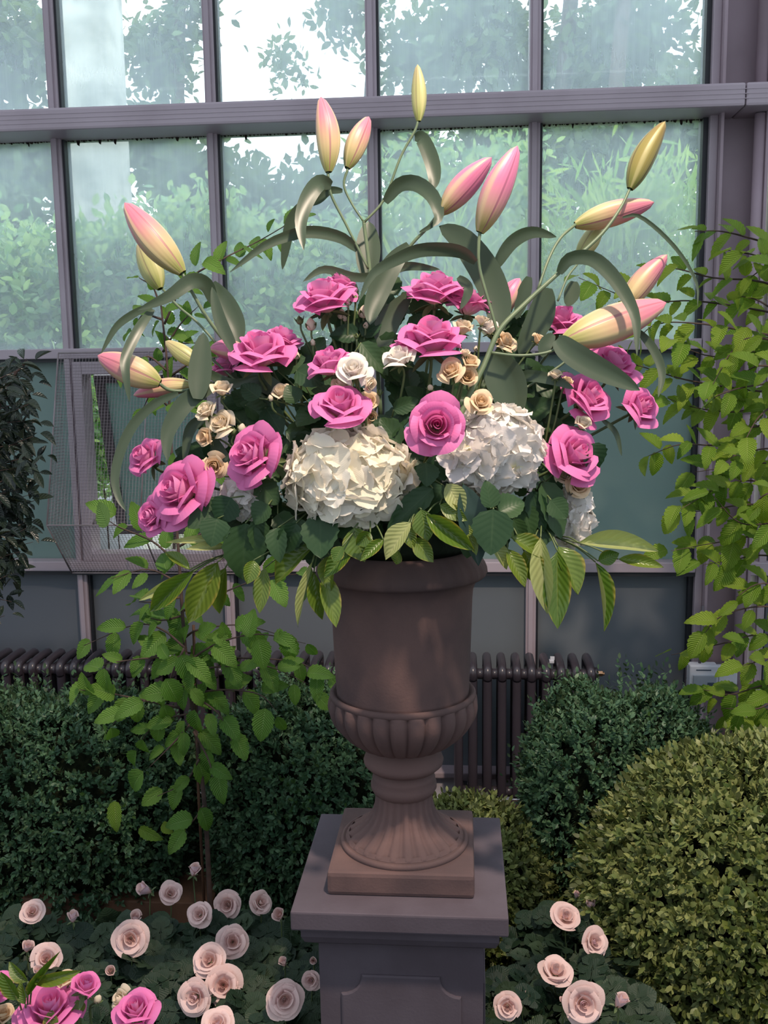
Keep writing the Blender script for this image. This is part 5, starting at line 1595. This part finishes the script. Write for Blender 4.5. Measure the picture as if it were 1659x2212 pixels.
sprig('laurel_sprig', 'laurel sprig lying along the rim right of the middle', 'laurel sprig', GSP, (960, 1080), 1.80,
      [(920, 1112, 1028, 1192, 42), (965, 1045, 1004, 1110, 42, 1), (950, 1090, 1010, 1125, 30), (1005, 1130, 1030, 1200, 24)], LA, LAP)
sprig('laurel_sprig', 'laurel sprig hanging at the right corner of the urn rim', 'laurel sprig', GSP, (1090, 1110), 1.83,
      [(1105, 1160, 1190, 1206, 42), (1096, 1186, 1137, 1268, 34), (1132, 1190, 1170, 1266, 48), (1060, 1170, 1100, 1230, 30, 1)], LA, LAP)
sprig('laurel_sprig', 'laurel sprig with a long pale leaf hanging right of the urn', 'laurel sprig', GSP, (1170, 1130), 1.86,
      [(1168, 1160, 1180, 1332, 44, 1, 1.83), (1205, 1180, 1256, 1282, 56), (1204, 1190, 1204, 1360, 56), (1150, 1180, 1178, 1290, 30)], LA, LAP)
sprig('laurel_sprig', 'laurel sprig reaching furthest right with a long pale leaf on top', 'laurel sprig', GSP, (1200, 1160), 1.88,
      [(1250, 1172, 1432, 1183, 40, 1), (1292, 1212, 1338, 1195, 30), (1335, 1208, 1437, 1223, 26), (1286, 1214, 1320, 1366, 26)], LA, LAP)
sprig('laurel_sprig', 'laurel leaf pair arching over the lower left corner roses', 'laurel sprig', None, (60, 2240), 1.66,
      [(70, 2120, 175, 2100, 26), (60, 2150, 120, 2062, 16, 0), (60, 2120, 15, 2080, 26), (40, 2160, 0, 2100, 34), (55, 2170, 42, 2120, 22), (175, 2190, 165, 2160, 30), (110, 2235, 110, 2180, 30)], LA, LAP)
GR = 'dark rose leaves in the bouquet'
sprig('rose_foliage', 'dark rose leaves hanging left of the cream hydrangea, one large and drooping', 'rose leaf', GR, (600, 1080), 1.88,
      [(530, 1130, 524, 1258, 84), (556, 1120, 562, 1200, 44), (480, 1085, 405, 1140, 58), (500, 1075, 470, 1130, 60), (560, 1040, 600, 1090, 50), (470, 1120, 455, 1180, 60), (580, 1090, 545, 1130, 50), (600, 1110, 640, 1170, 46)], RL)
sprig('rose_foliage', 'dark pointed rose leaf hanging below the cream hydrangea', 'rose leaf', GR, (700, 1090), 1.84,
      [(692, 1112, 692, 1206, 74), (640, 1130, 610, 1200, 50), (735, 1125, 780, 1170, 50), (600, 1140, 600, 1215, 44), (650, 1120, 640, 1190, 40)], RL)
sprig('rose_foliage', 'dark rose leaves between the two big hydrangea heads', 'rose leaf', GR, (900, 1030), 1.84,
      [(935, 1055, 832, 1148, 48), (960, 1050, 915, 1112, 60), (920, 1000, 925, 1050, 50), (880, 1080, 840, 1140, 40), (940, 980, 960, 1040, 50)], RL)
sprig('rose_foliage', 'three large rose leaves under the right white hydrangea', 'rose leaf', GR, (1062, 1100), 1.80,
      [(1066, 1100, 1060, 1200, 80), (1078, 1106, 1135, 1078, 56), (1060, 1098, 1052, 1036, 44)], RL)
sprig('lily_leaf_tip', 'broad grey-green pointed leaf hanging under the right white hydrangea', 'leaf', None, (1000, 1060), 1.795, [(1000, 1045, 1040, 1226, 62)], GLL)
sprig('rose_foliage', 'dark rose leaves at the right between the white hydrangeas', 'rose leaf', GR, (1160, 1060), 1.88,
      [(1175, 1040, 1215, 1165, 62), (1150, 1060, 1175, 1150, 44), (1190, 1080, 1225, 1120, 44), (1130, 1090, 1150, 1160, 50), (1180, 1130, 1160, 1185, 44), (1270, 960, 1295, 1022, 60), (1110, 1120, 1130, 1180, 40)], RL)
sprig('rose_foliage', 'serrated green leaves between the spread-petal rose and the front-facing rose', 'rose leaf', GR, (840, 960), 1.86,
      [(845, 900, 815, 960, 60), (880, 880, 815, 950, 46), (850, 885, 905, 862, 34), (800, 940, 850, 965, 50), (865, 960, 820, 900, 50)], RL)
sprig('rose_foliage', 'grey-green leaves beside the white rose left of centre', 'rose leaf', GR, (690, 900), 1.92,
      [(780, 740, 840, 810, 40), (690, 880, 640, 920, 56), (640, 870, 620, 830, 40), (600, 800, 660, 770, 44), (560, 860, 520, 830, 40), (640, 800, 700, 830, 50)], RL)
# dense dark filling greenery: each sprig its own thing
rnd = random.Random(404)
spots = [(560, 900), (620, 960), (470, 1010), (520, 1090), (610, 1060), (680, 940), (800, 720), (860, 830), (900, 860), (960, 880), (1080, 850), (1130, 800), (1150, 900), (1180, 980), (1160, 1080), (700, 1120), (800, 1110), (880, 1060),
         (960, 1090), (1040, 1110), (1100, 1130), (620, 1130), (560, 1150), (840, 640), (760, 700), (660, 780), (900, 700), (1100, 700), (570, 820), (500, 900), (1200, 900), (880, 950), (1010, 900), (740, 860), (650, 1180), (1180, 840)]
for k, (x, y) in enumerate(spots):
    lv = []
    for q in range(7):
        a = rnd.uniform(0, 6.28); l = rnd.uniform(55, 95)
        ox_, oy_ = rnd.uniform(-30, 30), rnd.uniform(-30, 30)
        lv.append((x + ox_, y + oy_, x + ox_ + l * math.cos(a), y + oy_ + l * math.sin(a) * .8, l * .62))
    dd = min(2.06, dep(x, y) + .12)
    sprig('filler_foliage', 'dark filler leaves deep inside the bouquet among the flower stems', 'foliage', 'dark filler leaves', (x, y), dd, lv, RL)


# ================================================================ LOW BUSH ROSES
def atZ(px, py, z):
    r = ray(px, py); return CAM + r * ((z - CAMZ) / r.z)


def compound(mat):
    V = []; F = []; UV = []
    lm = leaf_mesh('tmp', None, 'ovate', 4, 6, .12, .12, 0, .04)
    co = [v.co.copy() for v in lm.vertices]; fs = [tuple(p.vertices) for p in lm.polygons]
    uvs = {}
    for lp in lm.loops: uvs[lp.vertex_index] = tuple(lm.uv_layers[0].data[lp.index].uv)
    for (x, y, a, s) in ((0, .52, 0, .48), (.03, .45, -1.05, .40), (-.03, .45, 1.05, .40), (.02, .18, -1.2, .34), (-.02, .18, 1.2, .34)):
        n0 = len(V)
        for i, v in enumerate(co):
            vx, vy = v.x * s * 1.25, v.y * s
            V.append((x + vx * math.cos(a) - vy * math.sin(a), y + vx * math.sin(a) + vy * math.cos(a), v.z * s - .1 * y * y)); UV.append(uvs[i])
        F += [tuple(i + n0 for i in f) for f in fs]
    bpy.data.meshes.remove(lm)
    n0 = len(V)
    V += [(-.012, 0, 0), (.012, 0, 0), (.008, .55, -.03), (-.008, .55, -.03)]; UV += [(.5, .5)] * 4; F.append((n0, n0 + 1, n0 + 2, n0 + 3))
    return mesh_of('leaf', V, F, mat, True, UV)


CMP = compound(BUSHL)
rb = random.Random(909)


def rose_bush(label, cpx, zc, rx, ry, nleaf, blooms, seed, xlim=None):
    rnd = random.Random(seed); rs = np.random.RandomState(seed)
    c = atZ(cpx[0], cpx[1], zc)
    t = thing('rose_bush', label, 'rose bush', (c.x, c.y, 0), 'low rose bushes in the bed')
    inv = t.matrix_basis.inverted()
    for k in range(int(nleaf * 1.9)):
        a = rnd.uniform(0, 6.28); q = math.sqrt(rnd.uniform(0, 1))
        x, y = q * rx * math.cos(a), q * ry * math.sin(a)
        z = zc - .055 - .05 * q * q + rnd.uniform(-.07, .03)
        if xlim and not (xlim[0] < c.x + x < xlim[1]) : continue
        d = Vector((math.cos(a), math.sin(a) * .8 - .2, rnd.uniform(-.3, .5))) + Vector((rnd.uniform(-.7, .7), rnd.uniform(-.7, .7), 0))
        s = rnd.uniform(.065, .10)
        link('leaf', CMP, t, basis(d, (rnd.uniform(-.4, .4), -.45 + rnd.uniform(-.3, .3), 1), (x, y, z), (s, s, s)))
    n = 3200
    P = rs.uniform(-1, 1, (n, 3)) * np.array([rx, ry, .16]) + np.array([0, 0, zc - .25])
    if xlim: P = P[(P[:, 0] + c.x > xlim[0]) & (P[:, 0] + c.x < xlim[1])]
    P = P[P[:, 2] > .02]; n = len(P)
    np_leaves('lower_foliage', P, unit(rs.normal(size=(n, 3))), unit(rs.normal(size=(n, 3)) + np.array([0, -.5, 1])), rs.uniform(.03, .05, n), rs.uniform(.02, .034, n), BUSHLA, t, rs.uniform(0, 1, n))
    for k in range(7):
        x, y = rnd.uniform(-.5, .5) * rx, rnd.uniform(-.5, .5) * ry
        G().tube([(x * .3, y * .3, 0), (x * .8, y * .8, zc * .5), (x, y, zc - .08)], .0035, 6).build('cane', TWIG, t, True)
    for (px, py, r, ax, ay, az, kd) in blooms:
        p = atZ(px, py, zc + rnd.uniform(-.03, .03)); A = orient(ax, ay, az)
        d = (p - CAM).dot(FW); R = pxm(r, d) * 1.12
        M = inv @ Matrix.Translation(p - A * R * .3) @ A.to_track_quat('Z', 'Y').to_matrix().to_4x4()
        b0 = inv @ p
        G().tube(crom([b0 - (inv.to_3x3() @ A) * R * .2, b0 - Vector((0, 0, .05)), (b0.x * .8, b0.y * .8, max(.02, zc * .5))], 3), .0018, 5).build('flower_stem', TWIG, t, True)
        if kd == 'b':
            o = link('bud', KB2['core'], t, M @ Matrix.Diagonal((R, R, R * 1.2, 1)))
            bloom(KB2, t, Matrix.Identity(4), 1.25, rnd, [(1, 3), (2, 3)], parent=o)
        else:
            o = link('bloom', KB['core'], t, M @ Matrix.Diagonal((R, R, R, 1)))
            bloom(KB, t, Matrix.Identity(4), 1.0, rnd, [(2, 4), (3, 4), (3, 5), (4, 5)], parent=o, ruf=1)
        for q in range(4):
            a = q * 1.57
            leafat(o, SEPAL, (0, 0, .05), (.7 * math.cos(a), .7 * math.sin(a), -.25), .3, Vector((0, 0, 1)), None, 'sepal')
    return t


KB2 = rose_kit(BLUSH)
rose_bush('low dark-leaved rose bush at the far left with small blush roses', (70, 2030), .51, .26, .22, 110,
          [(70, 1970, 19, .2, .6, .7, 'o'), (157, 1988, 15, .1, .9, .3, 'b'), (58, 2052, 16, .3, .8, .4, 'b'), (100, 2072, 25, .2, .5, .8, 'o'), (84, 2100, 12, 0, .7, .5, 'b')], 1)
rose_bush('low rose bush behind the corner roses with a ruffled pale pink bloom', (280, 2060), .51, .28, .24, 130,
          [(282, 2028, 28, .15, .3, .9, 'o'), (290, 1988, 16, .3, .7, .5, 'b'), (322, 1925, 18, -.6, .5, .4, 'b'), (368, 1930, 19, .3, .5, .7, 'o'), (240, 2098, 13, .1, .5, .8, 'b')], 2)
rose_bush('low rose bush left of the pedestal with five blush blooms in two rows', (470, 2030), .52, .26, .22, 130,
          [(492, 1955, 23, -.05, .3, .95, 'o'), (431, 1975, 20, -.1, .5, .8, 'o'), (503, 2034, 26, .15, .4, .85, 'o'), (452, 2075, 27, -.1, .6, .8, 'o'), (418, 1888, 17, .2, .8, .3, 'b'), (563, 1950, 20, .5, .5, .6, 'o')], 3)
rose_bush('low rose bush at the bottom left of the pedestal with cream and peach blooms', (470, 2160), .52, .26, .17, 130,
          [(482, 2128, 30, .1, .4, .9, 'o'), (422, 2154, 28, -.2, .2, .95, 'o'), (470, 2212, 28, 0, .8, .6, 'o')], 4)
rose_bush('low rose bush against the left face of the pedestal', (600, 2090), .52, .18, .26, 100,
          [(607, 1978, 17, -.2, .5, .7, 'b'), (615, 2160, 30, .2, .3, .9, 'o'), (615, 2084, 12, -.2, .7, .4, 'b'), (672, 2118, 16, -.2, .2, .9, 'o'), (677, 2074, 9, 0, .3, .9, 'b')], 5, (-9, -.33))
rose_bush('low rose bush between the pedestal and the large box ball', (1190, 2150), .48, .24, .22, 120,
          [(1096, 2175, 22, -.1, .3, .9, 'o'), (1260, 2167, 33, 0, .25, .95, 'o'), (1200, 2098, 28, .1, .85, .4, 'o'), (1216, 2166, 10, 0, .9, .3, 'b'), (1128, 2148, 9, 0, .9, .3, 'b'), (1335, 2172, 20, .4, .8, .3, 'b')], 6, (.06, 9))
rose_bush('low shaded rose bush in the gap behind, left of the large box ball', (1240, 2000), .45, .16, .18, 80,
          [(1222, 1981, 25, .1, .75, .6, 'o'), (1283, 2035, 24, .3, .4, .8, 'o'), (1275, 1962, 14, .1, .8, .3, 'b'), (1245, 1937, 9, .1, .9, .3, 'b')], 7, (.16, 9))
